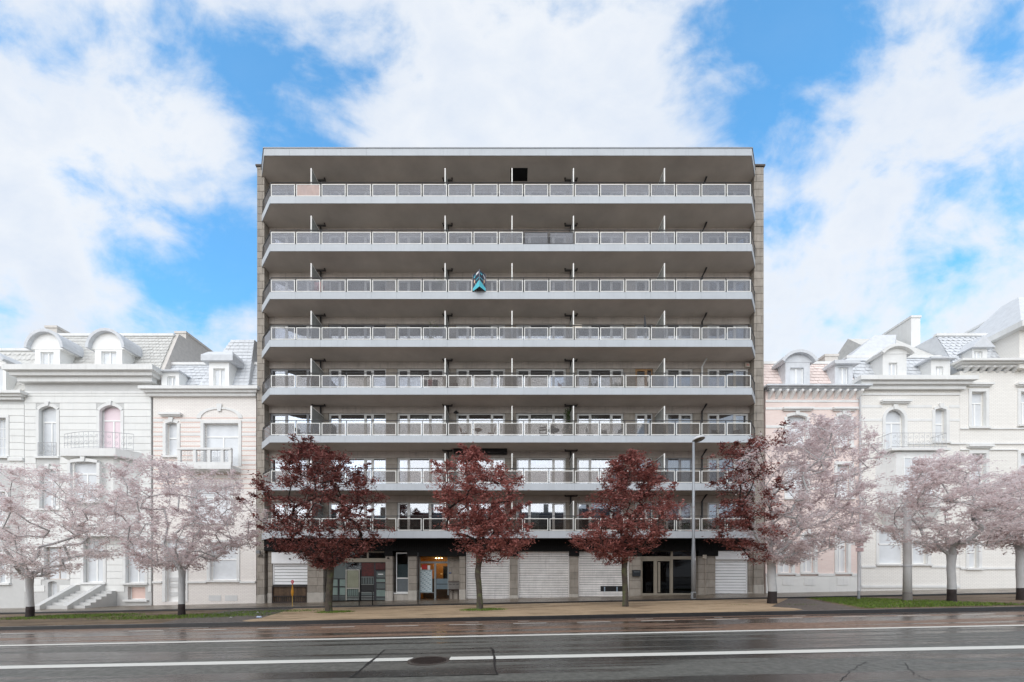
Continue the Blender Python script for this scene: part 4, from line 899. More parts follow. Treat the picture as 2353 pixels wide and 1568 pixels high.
for q in range(4): h.band(uy(902 + q * 118), uy(920 + q * 118), pale_trim, .016, 'stone_band')
h.band(ly_(945), ly_(962), pale_trim, .1, 'plinth_ledge'); 
for q in (1855, 2000): h.part('cellar_hatch', MB().box(hx(lx_(q)), hx(lx_(q + 108)), YH - .02, YH + .02, hz(ly_(1120)), hz(ly_(1070))), pale_door)
for q in (735, 800, 905, 960, 1035): h.part('door_panel', MB().box(hx(lx_(1485)), hx(lx_(1630)), YH + .19, YH + .22, hz(ly_(q + 42)), hz(ly_(q + 6))), pale_door)
bs = h.part('balcony', MB().box(hx(ux(1560)), hx(ux(1990)), YH - .9, YH, hz(uy(1345)), hz(uy(1312))).box(hx(ux(1560)), hx(ux(1990)), YH - .9, YH - .72, hz(uy(1192)), hz(uy(1176))).box(hx(ux(1560)), hx(ux(1990)), YH - .88, YH - .74, hz(uy(1312)), hz(uy(1290))), pale_trim)
for q in (1562, 1685, 1800, 1905, 1968): h.part('balcony_pier', MB().box(hx(ux(q)), hx(ux(q + 24)), YH - .87, YH - .75, hz(uy(1290)), hz(uy(1192))), pale_trim, bs)
h.iron(hx(ux(1590)), hx(ux(1968)), hz(uy(1288)), hz(uy(1194)), YH - .8, bs)
arc = MB(); 
for i in range(10):
    t0, t1 = math.pi * i / 10, math.pi * (i + 1) / 10; xm, zc, rX, rZ = hx(ux(1815)), hz(uy(895)), 1.36, .66
    arc.prism([(xm - math.cos(t) * rX * s_, zc + math.sin(t) * rZ * s_) for (t, s_) in ((t0, .86), (t1, .86), (t1, 1.05), (t0, 1.05))], 'y', YH - .05, YH + .02)
h.part('relieving_arch', arc, pale_trim); h.part('keystone', MB().prism([(xm - .1, hz(uy(840))), (xm + .1, hz(uy(840))), (xm + .17, hz(uy(778))), (xm - .17, hz(uy(778)))], 'y', YH - .09, YH - .051), pale_trim)
r_, ya, yb, z0, z1 = h.mansard(uy(452), pale_slate, 1.1, rows=11, tw=.3)
tx0, tx1, ty0, ty1 = hx(ux(1590)), hx(ux(2045)), hx(ux(1775)), hx(ux(1970)); ztw = EYE + (HY - uy(255)) * (YH + 1.6) / F
h.part('tower_roof', MB().hexa([(tx0, YH - .05, z0), (tx1, YH - .05, z0), (tx1, YH + 4, z0), (tx0, YH + 4, z0)], [(ty0, YH + 1.5, ztw), (ty1, YH + 1.5, ztw), (ty1, YH + 2.6, ztw), (ty0, YH + 2.6, ztw)]), pale_slate)
sl = MB(); rg = random.Random(3)
for i in range(17):
    t0, t1 = i / 17, min(1, (i + 1.2) / 17); xa, xb = tx0 + (ty0 - tx0) * t0, tx1 + (ty1 - tx1) * t0; n = max(3, int((xb - xa) / .3))
    for j in range(n):
        u = xa + (xb - xa) * j / n; v = xa + (xb - xa) * (j + 1) / n - .012; yA, zA = YH - .05 + 1.55 * t0, z0 + (ztw - z0) * t0; yB, zB = YH - .05 + 1.55 * t1, z0 + (ztw - z0) * t1; sh = (t1 - t0) * .5
        sl.add([(u, yA - .045, zA + rg.gauss(0, .008)), (v, yA - .045, zA), (v, yB - .012, zB), (u, yB - .012, zB)], [(0, 1, 2, 3)])
tag(h.part('slates', sl, pale_slate, fix=False), kind='stuff')
h.dormer(ux(1330), ux(1475), uy(515), 894.7, ux(1375), ux(1446), uy(545), 'flat', hyt=uy(498)); h.dormer(ux(1735), ux(1900), uy(440), 894.7, ux(1770), ux(1866), uy(490), 'flat', hx0=ux(1690), hx1=ux(1950), hyt=uy(345), y=YH - .1)
# ---- veil-paled red brick house right of the block
h = House('veil-paled red brick house with pale bands, bracketed cornice and pink tiled roof', 1759, 1977, 893, red_brick)
h.window(rx_(245), rx_(412), ry_(1068), ry_(1330), arch=5, style='sash', hood=.05); h.window(rx_(662), rx_(778), ry_(1068), ry_(1330), arch=4, style='sash', hood=.05); h.window(rx_(245), rx_(412), ry_(1480), ry_(1760)); h.window(rx_(662), rx_(778), ry_(1480), ry_(1760))
h.window(qx_(198), qx_(302), qy_(810), qy_(1085), arch=6); h.window(qx_(398), qx_(502), qy_(740), qy_(1082), arch=8); h.window(qx_(703), qx_(797), qy_(740), qy_(1082), frame=pale_white)
w_ = h.cells(); h.cornice(892, 901, .55, 1762, 1975, M('pale_slate_gutter', srgb(206, 210, 214), .7))
for i in range(13): x = h.x0 + .2 + i * (h.x1 - h.x0 - .4) / 12; h.part('bracket', MB().prism([(YH, hz(901)), (YH - .42, hz(901)), (YH - .40, hz(905)), (YH - .12, hz(914)), (YH, hz(918))], 'x', x - .07, x + .07), pale_white)
for (p, q) in ((920, 925), (936.7, 942), (978, 984), (1120, 1126), (1246, 1252)): h.band(p, q, pale_trim, .03, 'stone_band')
h.band(1318, 1324, pale_trim, .08, 'plinth_ledge'); h.part('plinth', MB().box(h.x0 + .01, h.x1 - .01, YH - .05, YH + .1, h.zb - .2, hz(1324)), pale_stone)
for q in (215, 405, 695): h.part('plinth_panel', MB().box(hx(qx_(q)), hx(qx_(q + 100)), YH - .075, YH - .049, hz(qy_(1195)), hz(qy_(1135))), pale_trim)
h.mansard(ry_(640), pale_tile, .9, rows=9, tw=.28); h.dormer(rx_(235), rx_(440), ry_(625), 892, rx_(275), rx_(390), ry_(670), 'round', mat=pale_slate, hx0=rx_(190), hx1=rx_(482), hyt=ry_(540)); h.dormer(rx_(650), rx_(800), ry_(650), 892, rx_(680), rx_(762), ry_(665), 'flat', mat=pale_slate, hx0=rx_(625), hx1=rx_(838), hyt=ry_(598))
h.chimney(rx_(565), rx_(672), ry_(560), 27.2, 29.8, hz(893)); h.part('downpipe', MB().tube([(h.x1 - .1, YH - .1, h.zb), (h.x1 - .1, YH - .1, hz(905))], .05, 8), pale_iron)
# ---- cream house with arched window and iron balcony
h = House('pale cream brick house with arched balcony window and tall block chimney', 1978, 2205, 897, white_brick)
h.window(rx_(1065), rx_(1226), ry_(1020), ry_(1372), style='french', arc_full=True, hood=.15, sill=False); h.window(rx_(1480), rx_(1577), ry_(1012), ry_(1290), arch=4, style='single')
h.window(qx_(1068), qx_(1302), qy_(690), qy_(1006), style='single'); h.window(qx_(1365), qx_(1502), qy_(800), qy_(1006), style='plain'); w_ = h.cells()
h.cornice(873.5, 898, .6, 1972, 2210); h.band(905, 909, pale_trim, .05); h.band(ry_(1100), ry_(1120), pale_trim, .018); h.band(ry_(985), ry_(1008), pale_trim, .018); h.band(ry_(1302), ry_(1316), pale_trim, .08); h.band(1300, 1305, pale_trim, .06); h.band(1345, 1351, pale_trim, .06)
u, v = hx(rx_(985)), hx(rx_(1465)); by = h.part('bay_window', MB().prism([(u, YH + .02), (u + .55, YH - .75), (v - .35, YH - .75), (v, YH + .02)], 'z', hz(1170), hz(ry_(1405))), pale_trim)
h.window(qx_(1178), qx_(1430), qy_(100), qy_(440), arch=8, style='grid', y=YH - 1.0, surround=False); h.part('bay_base', MB().hexa([(u + .6, YH - .1, hz(1215)), (v - .6, YH - .1, hz(1215)), (v - .6, YH, hz(1215)), (u + .6, YH, hz(1215))], [(u, YH - .7, hz(1171)), (v, YH - .7, hz(1171)), (v, YH, hz(1171)), (u, YH, hz(1171))]), pale_trim)
bs = h.part('balcony', MB().box(hx(rx_(1000)), hx(rx_(1478)), YH - .95, YH, hz(ry_(1402)), hz(ry_(1383))), pale_trim); h.iron(hx(rx_(1005)), hx(rx_(1448)), hz(ry_(1382)), hz(ry_(1262)), YH - .9, bs, ret=.88)
r_, ya, yb, z0, z1 = h.mansard(ry_(590), pale_slate, 1.0, rows=10, tw=.3)
za, zc = z0, EYE + (HY - ry_(405)) * (YH + 2.2) / F; h.part('tower_roof', MB().hexa([(hx(rx_(830)), YH + .9, z1 - .3), (hx(rx_(1250)), YH + .9, z1 - .3), (hx(rx_(1250)), YH + 4, z1 - .3), (hx(rx_(830)), YH + 4, z1 - .3)], [(px(rx_(985), YH + 2.1), YH + 2.1, zc), (px(rx_(1160), YH + 2.1), YH + 2.1, zc), (px(rx_(1160), YH + 3), YH + 3, zc), (px(rx_(985), YH + 3), YH + 3, zc)]), pale_slate)
h.part('upper_roof', MB().prism([(YH + 1.1, z1), (YH + 4.2, EYE + (HY - ry_(430)) * (YH + 4.2) / F), (YH + 8.9, z1)], 'x', hx(rx_(1200)) + .3, hx(rx_(1690))), pale_slate_old)
h.dormer(rx_(1050), rx_(1250), ry_(555), 873.5, rx_(1100), rx_(1172), ry_(628), 'round', mat=pale_trim, hx0=rx_(1018), hx1=rx_(1300), hyt=ry_(488)); h.dormer(rx_(1455), rx_(1615), ry_(605), 873.5, rx_(1495), rx_(1556), ry_(660), 'flat', mat=pale_trim, hx0=rx_(1422), hx1=rx_(1652), hyt=ry_(580))
h.chimney(rx_(1285), rx_(1362), ry_(237), 27.8, 31.0, z0, pale_trim); h.part('base_shade_strip', MB().box(h.x0 + .02, h.x1 + .0, YH - .07, YH + .1, h.zb - .2, hz(1373)), base_shade)  # last part: dark strip painted as the shade along the foot
# ---- tall house cut by the right edge
h = House('tall pale brick house with scalloped slates cut by the right edge', 2205.5, 2470, 853, white_brick)
h.window(rx_(1785), rx_(1908), ry_(872), ry_(1168), style='sash', hood=.1); h.window(rx_(2195), rx_(2310), ry_(872), ry_(1150), style='sash', hood=.1); h.window(rx_(1788), rx_(1908), ry_(1388), ry_(1700), style='sash', hood=.1); h.window(rx_(2195), rx_(2310), ry_(1388), ry_(1700), style='sash'); h.window(qx_(1860), qx_(1952), qy_(790), qy_(1042), style='single'); h.window(qx_(2350), qx_(2440), qy_(790), qy_(1042), style='single')
w_ = h.cells(); h.cornice(ry_(635), ry_(680), .6, 2200, 2470)
for i in range(16): x = h.x0 + .3 + i * .5; h.part('bracket', MB().prism([(YH, hz(847)), (YH - .35, hz(847)), (YH - .33, hz(850)), (YH, hz(858))], 'x', x - .08, x + .08), pale_trim)
for (p, q) in ((ry_(1178), ry_(1190)), (ry_(1302), ry_(1315)), (ry_(1355), ry_(1365)), (1304, 1309)): h.band(p, q, pale_trim, .07, 'stone_band')
r_, ya, yb, z0, z1 = h.mansard(ry_(405), pale_slate, 1.3, rows=13, tw=.34, scal=True); h.dormer(rx_(1800), rx_(1925), ry_(512), ry_(640), rx_(1815), rx_(1886), ry_(530), 'gable', hx0=rx_(1770), hx1=rx_(1962), hyt=ry_(412), mat=pale_trim)
tu, tv = hx(rx_(2130)), hx(2455); tz = EYE + (HY - ry_(365)) * (YH - .3) / F
h.part('tower', MB().box(tu, tv, YH - .35, YH + 3.5, z0, tz), white_brick); h.part('tower_cornice', MB().box(tu - .4, tv + .4, YH - .8, YH + 3.6, tz, tz + .35), pale_trim)
zk = EYE + (HY - ry_(92)) * (YH + 1.2) / F; h.part('tower_roof', MB().hexa([(tu - .35, YH - .7, tz + .352), (tv + .3, YH - .7, tz + .352), (tv + .3, YH + 3.5, tz + .352), (tu - .35, YH + 3.5, tz + .352)], [(px(rx_(2140), YH + 1.2) + .2, YH + 1.1, zk), (tv - 1, YH + 1.1, zk), (tv - 1, YH + 2, zk), (px(rx_(2140), YH + 1.2) + .2, YH + 2, zk)]), pale_slate)
h.chimney(rx_(1932), rx_(2010), ry_(272), 27.5, 30, z0, pale_trim); h.part('base_shade_strip', MB().box(h.x0 + .002, h.x1, YH - .07, YH + .1, h.zb - .2, hz(1374)), base_shade)  # dark strip again in place of the shade at the foot

# ---- the row across the street, behind the viewer: it shows in the window panes
brick_o = brick_mat('brown_brick', srgb(128, 92, 74), srgb(112, 80, 66), srgb(140, 130, 120)); slate_o = M('dark_slate', srgb(70, 72, 78), .7, .1); trim_o = M('grey_dressings', srgb(168, 164, 156), .8, .1)
glass_o = M('dark_far_pane', srgb(40, 44, 50), .1, .1)
for i, (xa_, w_, wallh, rise, mt, desc) in enumerate(((-27, 8.5, 10.6, 3.2, brick_o, 'brown brick house across the street, leftmost in the reflections'), (-18.4, 7.2, 11.6, 2.6, trim_o, 'grey rendered house across the street with a single chimney'), (-11.1, 7.4, 10.2, 3.6, brick_o, 'steep roofed brick house across the street, reflected in the lowest windows'),
        (-3.6, 8.2, 11.2, 2.8, brick_o, 'wide brick house across the street facing the middle of the block'), (4.7, 7.0, 10.4, 3.4, trim_o, 'pale rendered house across the street facing the lamp post'), (11.8, 8.0, 11.4, 3.0, brick_o, 'brick house across the street facing the right end of the block'), (19.9, 8.0, 10.8, 3.2, brick_o, 'brown brick house across the street, rightmost in the reflections'))):
    yo = -22.0; g = gz(xa_, .06); xb_ = xa_ + w_; o = thing('opposite_house', desc, 'house', ((xa_ + xb_) / 2, yo, g), 'houses across the street')
    MB().box(xa_ + .02, xb_ - .02, yo - 9, yo, g - .4, g + wallh).build('wall', mt, o); r_ = MB().prism([(yo + .25, g + wallh), (yo - 1.6, g + wallh + rise * .8), (yo - 4.5, g + wallh + rise), (yo - 9, g + wallh)], 'x', xa_, xb_).build('roof', slate_o, o)
    cx_ = xa_ + w_ * (.2 + .12 * (i % 4)); MB().box(cx_, cx_ + .9, yo - 4.6, yo - 3.9, g + wallh, g + wallh + rise + 1.5).build('chimney', mt, r_); MB().box(xa_, xb_, yo - .1, yo + .3, g + wallh - .35, g + wallh - .004).build('cornice', trim_o, o)
    for rr_ in range(3):
        for c_ in range(3):
            xx = xa_ + w_ * (.12 + .29 * c_); zz_ = g + 1.1 + rr_ * 3.4; f_ = MB().box(xx, xx + 1.2, yo + .002, yo + .06, zz_, zz_ + 2.1).build('window', trim_o, o); piece('pane', glass_o, f_, xx + .08, xx + 1.12, yo + .061, yo + .068, zz_ + .08, zz_ + 2.02, 0)

# ------------------------------------------------------------------ trees
def leafmat(name, a, b, trans):
    t = NT(name); at = t.n('ShaderNodeAttribute'); at.attribute_name = 'tint'; col = t.mix(at.outputs['Fac'], a, b)
    d = t.n('ShaderNodeBsdfPrincipled'); t.l(col, d.inputs['Base Color']); d.inputs['Roughness'].default_value = .55; d.inputs['Specular IOR Level'].default_value = .3
    tr = t.n('ShaderNodeBsdfTranslucent'); t.l(col, tr.inputs[0]); m_ = t.n('ShaderNodeMixShader'); m_.inputs[0].default_value = trans; t.l(d.outputs[0], m_.inputs[1]); t.l(tr.outputs[0], m_.inputs[2]); t.l(m_.outputs[0], t.out.inputs['Surface']); return t.m
leaf_red = leafmat('copper_red_leaves', srgb(94, 53, 49), srgb(184, 119, 111), .32); leaf_veiled = leafmat('veiled_rose_leaves', srgb(228, 214, 214), srgb(246, 237, 236), .58)  # pale leaves: white veil over the outer trees put into the colour
bark = M('grey_brown_bark', srgb(74, 66, 58), .85, .35, 6, .8, 22, streak=.4, tint=srgb(92, 96, 66)); bark_dark = M('dark_bark', srgb(46, 38, 36), .85, .3, 6, .6, 22); bark_veiled = M('veil_white_bark', srgb(188, 188, 187), .9, .06, 6, .4, 22)  # last bark is pale because the white veil is painted in
def inter(prof, z):
    if z <= prof[0][0]: return prof[0][1:]
    for (z0, l0, r0), (z1, l1, r1) in zip(prof[:-1], prof[1:]):
        if z <= z1: t = (z - z0) / (z1 - z0); return l0 + (l1 - l0) * t, r0 + (r1 - r0) * t
    return prof[-1][1:]
def tree(label, bxv, byv, outline, seed, fork, pale, split=None, r0=.15, npt=330, nleaf=76, lean=0.0):
    X, Y = gv(bxv, byv); Y = 17.0 + (Y - 17.0) * .4; X = px(bxv, Y); zg = gz(X, .10); S = F / Y; byv = HY + (EYE - zg) * S
    prof = sorted([((byv - y) / S, (a - bxv) / S, (b - bxv) / S) for (y, a, b) in outline]); rg = np.random.default_rng(seed)
    T = thing('copper_plum_tree', label, 'tree', (X, Y, zg), 'street trees on the verge')
    fz = fork; top = prof[-1][0]; zlo = prof[0][0]
    nodes = [Vector((0, 0, -.15)), Vector((.0, .0, fz * .35)), Vector((rg.normal(0, .04), rg.normal(0, .04), fz * .7)), Vector((lean * .6, 0, fz))]; par = [-1, 0, 1, 2]; kind = [0, 0, 0, 0]
    for j in range(5):
        a = j * 6.283 / 5 + rg.uniform(-.4, .4); l, r_ = inter(prof, fz + 1.2); rad = rg.uniform(.3, .55) * (r_ if math.cos(a) > 0 else -l) * .6
        p = Vector((rad * math.cos(a) + lean, rad * math.sin(a), fz + rg.uniform(.7, 1.3))); par.append(3); nodes.append((nodes[3] + p) / 2 + Vector((rg.normal(0, .05), 0, -.05))); par.append(len(nodes) - 1); nodes.append(p)
    pts = []
    while len(pts) < npt:
        z = rg.uniform(zlo, top); l, r_ = inter(prof, z); c, hw = (l + r_) / 2, (r_ - l) / 2
        dp = min(hw, 2.6) * (1.0 if hw < 2.6 else .95)
        a = rg.uniform(0, 6.283); q = math.sqrt(rg.uniform(.03, 1)) * (1 + rg.normal(0, .05)); x, y = c + hw * q * math.cos(a), dp * q * math.sin(a)
        if rg.random() < min(1, hw / 1.2 + .15): pts.append(Vector((x, y, z + rg.normal(0, .1))))
    pts.sort(key=lambda p: (p - nodes[3]).length)
    arr = [n_ for n_ in nodes]
    for p in pts:
        best = None; bd = 1e9
        for i in range(3, len(arr)):
            q = arr[i]; d = (p - q).length + (0.35 * max(0, q.z - p.z)) + .12 * (q - nodes[3]).length
            if d < bd and (p - q).length > .08: bd = d; best = i
        q = arr[best]
        if (p - q).length > .9: m_ = (p + q) / 2 + Vector((rg.normal(0, .06), rg.normal(0, .06), .08)); arr.append(m_); par.append(best); best = len(arr) - 1
        arr.append(p); par.append(best)
    n0 = len(arr); outer = [i for i in range(14, n0) if (arr[i].z > zlo + .3)]
    for i in rg.choice(outer, min(len(outer), npt // 5), replace=False):      # young shoots that break the outline
        p = arr[int(i)]; l, r_ = inter(prof, p.z); o_ = Vector((p.x - (l + r_) / 2, p.y, 0)); o_ = o_.normalized() if o_.length > .05 else Vector((0, 0, 0)); d_ = (o_ * rg.uniform(.2, .9) + Vector((rg.normal(0, .25), rg.normal(0, .2), rg.uniform(.25, 1.0)))).normalized() * rg.uniform(.2, .45); par.append(int(i)); arr.append(p + d_ * .55); par.append(len(arr) - 1); arr.append(p + d_)
    cnt = [1] * len(arr)
    for i in range(len(arr) - 1, 0, -1): cnt[par[i]] += cnt[i]
    rad = [max(.007, r0 * .92 * (c / cnt[3]) ** .5) for c in cnt]; rad[0] = r0 * 1.25; rad[1] = r0 * 1.03; rad[2] = r0; rad[3] = r0 * 1.02
    def tb(idx, name, mat, n=6):
        mb = MB()
        for i in idx: mb.tube([arr[par[i]] + Vector((X, Y, zg)), arr[i] + Vector((X, Y, zg))], [rad[i] * 1.12 if par[i] > 3 and rad[par[i]] > rad[i] * 1.3 else min(rad[par[i]], rad[i] * 1.2), rad[i]], n, cap=False)
        return mb.build(name, mat, T, smooth=True, fix=False)
    tm = MB(); n = 12; prev = None; steps = 14   # trunk with root flare, knots and a slight bend
    ring = []
    for k in range(steps + 1):
        t = k / steps; z = -.15 + (fz + .25 + .15) * t; sgm = min(int(t * 3), 2); f_ = t * 3 - sgm; c = nodes[sgm].lerp(nodes[sgm + 1], f_); rr = (r0 * (1.0 + .35 * math.exp(-t * 9)) * (1 + .12 * math.exp(-((t - .97) * 9) ** 2)))
        ring.append((c.x, c.y, z, rr))
    def trunk(k0, k1, name, mat):
        mb = MB(); vs = []; fs = []
        for (cx_, cy_, z, rr) in ring[k0:k1 + 1]:
            for j in range(n): a = 6.283 * j / n; q = rr * (1 + .07 * math.sin(a * 3 + z * 2 + seed) + .05 * math.sin(a * 5 + z * 7)); vs.append((X + cx_ + q * math.cos(a), Y + cy_ + q * math.sin(a), zg + z))
        m_ = k1 - k0
        for i in range(m_):
            for j in range(n): fs.append((i * n + j, i * n + (j + 1) % n, (i + 1) * n + (j + 1) % n, (i + 1) * n + j))
        fs.append(tuple(range(m_ * n, m_ * n + n))); mb.add(vs, fs); return mb.build(name, mat, T, smooth=True)
    if pale: trunk(0, 4, 'trunk_base', bark_dark); trunk(4, steps, 'trunk', bark_veiled)  # the painted veil stops above the dark trunk foot
    else: trunk(0, steps, 'trunk', bark)
    big = [i for i in range(4, len(arr)) if rad[i] > .02]; small = [i for i in range(4, len(arr)) if rad[i] <= .02]
    bmat = (bark_veiled if pale else bark_dark)
    if split is None: tb(big, 'limbs', bmat, 7); tag(tb(small, 'twigs', bmat, 4), kind='stuff')
    else:
        for sd_, mt_ in ((lambda q: q + X <= split, bark_dark), (lambda q: q + X > split, bark_veiled)): tag(tb([i for i in big if sd_(arr[i].x)], 'limbs', mt_, 7), kind='stuff'); tag(tb([i for i in small if sd_(arr[i].x)], 'twigs', mt_, 4), kind='stuff')
    # leaves, in flattish sprays round the twig ends
    C = []; SZ = []
    for i in range(4 + 10, len(arr)):
        C.append(arr[i]); SZ.append(rg.uniform(.6, 1.25) if i < n0 else rg.uniform(.3, .5))
        if rg.random() < .35 and i < n0: C.append(arr[i].lerp(arr[par[i]], .5)); SZ.append(rg.uniform(.6, 1.25))
    C = np.array([tuple(c) for c in C]); m_ = len(C); per = max(8, int(nleaf * npt / m_)); sz = np.array(SZ)
    P = np.repeat(C, per, 0) + rg.normal(0, 1, (m_ * per, 3)) * np.array([.175, .175, .08]) * np.repeat(sz, per)[:, None]
    P = P[P[:, 2] > zlo - .25]; K = len(P)
    d1 = rg.normal(0, 1, (K, 3)); d1[:, 2] *= .45; d1 /= np.linalg.norm(d1, axis=1)[:, None]; nrm = rg.normal(0, .6, (K, 3)); nrm[:, 2] += .9; d2 = np.cross(nrm, d1); d2 /= np.linalg.norm(d2, axis=1)[:, None] + 1e-9
    L = rg.uniform(.045, .085, K)[:, None]; W = L * rg.uniform(.28, .42, K)[:, None]
    Pw = P + np.array([X, Y, zg]); 
    tint = np.clip(rg.normal(.45, .25, K) + np.repeat(rg.normal(0, .16, m_), per)[:1].mean(), 0, 1)
    def crown(mask, name, mat):
        q = Pw[mask]; l_, w_ = L[mask] * d1[mask], W[mask] * d2[mask]; kk = len(q)
        V = np.stack([q - l_, q + w_, q + l_, q - w_], 1).reshape(-1, 3) - np.array([X, Y, zg]); me = bpy.data.meshes.new(name)
        me.vertices.add(4 * kk); me.vertices.foreach_set('co', V.ravel()); me.loops.add(4 * kk); me.loops.foreach_set('vertex_index', np.arange(4 * kk)); me.polygons.add(kk); me.polygons.foreach_set('loop_start', np.arange(kk) * 4); me.polygons.foreach_set('loop_total', np.full(kk, 4))
        at = me.attributes.new('tint', 'FLOAT', 'FACE'); at.data.foreach_set('value', tint[mask]); me.materials.append(mat); me.update(); me.validate(); return tag(link(name, me, T), kind='stuff')
    if split is None: crown(np.ones(K, bool), 'crown', leaf_veiled if pale else leaf_red)
    else:
        s_ = Pw[:, 0] > split; crown(~s_, 'crown', leaf_red); tag(crown(s_, 'crown', leaf_veiled), 'side of the crown with the white veil painted in')  # beyond the split the veil white is painted into the leaves
    return T
tree('broad copper red tree before the shop front with the louvred board', 756, 1403, [(1018, 690, 720), (1035, 680, 740), (1060, 655, 810), (1100, 640, 860), (1140, 605, 880), (1180, 595, 895), (1220, 595, 905), (1250, 620, 885), (1280, 680, 800), (1303, 725, 775)], 3, 1.9, False, r0=.14, npt=400, lean=.1)
tree('slim trunked copper red tree before the left grey roller shutter', 1102, 1400, [(1040, 1080, 1112), (1060, 1040, 1140), (1085, 1000, 1170), (1115, 985, 1195), (1150, 995, 1218), (1180, 1020, 1205), (1220, 1025, 1218), (1245, 1030, 1228), (1268, 1080, 1215), (1290, 1088, 1140)], 8, 2.2, False, r0=.125, npt=330)
tree('copper red tree before the damaged roller shutter and black mailbox', 1437, 1392, [(1048, 1445, 1470), (1070, 1400, 1498), (1100, 1390, 1518), (1130, 1370, 1530), (1160, 1332, 1572), (1185, 1340, 1560), (1210, 1312, 1532), (1240, 1310, 1525), (1265, 1325, 1490), (1288, 1400, 1455)], 15, 2.2, False, r0=.12, npt=330)
tree('copper red tree with its right half painted veil-pale at the right end of the block', 1774, 1384, [(985, 1880, 1935), (1005, 1700, 1960), (1040, 1645, 1980), (1100, 1632, 1995), (1140, 1640, 2025), (1180, 1650, 2015), (1220, 1640, 1990), (1260, 1700, 1930), (1290, 1735, 1840)], 21, 2.0, True, split=px(1755, 17.0), r0=.165, npt=600, nleaf=80)
tree('pale rose tree before the cream brick house left of the block', 418, 1412, [(1062, 330, 370), (1085, 300, 540), (1120, 288, 585), (1160, 285, 598), (1200, 288, 596), (1240, 290, 570), (1270, 310, 520), (1305, 350, 450)], 33, 1.9, True, r0=.12, npt=380, nleaf=62)
tree('pale rose tree nearest the left edge of the picture', 69, 1413, [(1090, 90, 160), (1115, 10, 240), (1150, -50, 285), (1200, -70, 290), (1250, -60, 270), (1290, -20, 190), (1320, 20, 120)], 41, 1.85, True, r0=.125, npt=380, nleaf=62)
tree('pale rose tree just right of the thick concrete pole', 2187, 1383, [(1050, 2130, 2190), (1080, 2100, 2250), (1120, 2070, 2290), (1160, 2045, 2310), (1200, 2040, 2320), (1230, 2075, 2295), (1262, 2120, 2240)], 52, 1.9, True, r0=.135, npt=360, nleaf=62)
tree('pale rose tree cut by the right edge of the picture', 2345, 1381, [(1085, 2325, 2390), (1120, 2290, 2430), (1170, 2275, 2445), (1220, 2285, 2430), (1260, 2310, 2390)], 60, 1.9, True, r0=.12, npt=280, nleaf=62)

# ------------------------------------------------------------------ grass
random.seed(4)
def at_tree(xv, yv): Xt, Yt = gv(xv, yv); Yt = 17.0 + (Yt - 17.0) * .4; return px(xv, Yt), Yt
tx, ty = at_tree(756, 1403); grass('grass', 'green tuft of grass round the foot of the broad red tree', blob(tx + .3, ty - .1, .95, .6), (tx - .8, tx + 1.4, ty - .8, ty + .6), 1500, .07, 1)
tx, ty = at_tree(1102, 1400); grass('grass', 'green oval of grass round the slim red tree', blob(tx + .15, ty - .1, 1.15, .65), (tx - 1.1, tx + 1.4, ty - .8, ty + .6), 1900, .07, 2)
gl = gv(330, 1419); grass('grass', 'patch of grass beside the pale tree left of the block', lambda x, y: max(blob(gl[0] + 1.4, gl[1] + .4, 4.2, 1.3)(x, y), blob(gl[0] + 4, gl[1] + 2.2, 3.0, .9)(x, y) * .7), (gl[0] - 4, gl[0] + 7, Y0 + .3, Y1 - .5), 5200, .07, 3)
gl2 = gv(120, 1418); grass('grass', 'patch of grass under the tree nearest the left edge', blob(gl2[0] + .4, gl2[1] + .5, 3.4, 1.5), (gl2[0] - 4, gl2[0] + 4, Y0 + .3, Y1 - .5), 3600, .07, 4)
def lawn(x, y):
    t = (y - Y0) / (Y1 - Y0); le = gxr + (gxt - gxr) * t + .15; re = 16.6 + 1.8 * (1 - t)
    return 0 if x < le or x > re + 1.6 else min(1, (re + 1.6 - x) / 1.6, (x - le) * 4)
grass('grass', 'bright green lawn beyond the cobbled path on the right', lawn, (10, 20, Y0 + .4, Y1), 11000, .06, 5)
tx, ty = gv(1850, 1388); grass('grass', 'sparse grass on the gravel near the right cobbled path', lambda x, y: .25 * max(blob(tx, ty, .9, .4)(x, y), blob(tx - 2.4, ty + .5, .7, .3)(x, y)), (tx - 3.2, tx + 1, ty - .5, ty + 1), 260, .05, 6)

# ------------------------------------------------------------------ street furniture
mc = thing('manhole_cover', 'round rusty manhole cover in the asphalt patch on the white line', 'manhole', (MHX, MHY, gz(MHX)))
rust = M('rusty_cast_iron', srgb(52, 42, 38), .45, .25, 12, .6, 60, metal=.3)
MB().lathe((MHX, MHY, gz(MHX) - .03), [(.385, 0), (.385, .042), (.325, .046), (.325, .0)], 32).build('rim', M('iron_rim', srgb(74, 66, 60), .5, .2), mc)
MB().lathe((MHX, MHY, gz(MHX) - .03), [(.315, 0), (.315, .046), (.305, .05), (0.001, .05)], 32).build('cover', rust, mc)
rb = MB()
for i in range(-4, 5):
    w_ = math.sqrt(max(0, .29 ** 2 - (i * .065) ** 2)); rb.box(MHX - w_, MHX + w_, MHY + i * .065 - .012, MHY + i * .065 + .012, gz(MHX) + .018, gz(MHX) + .026)
tag(rb.build('tread_ribs', rust, mc), kind='stuff')

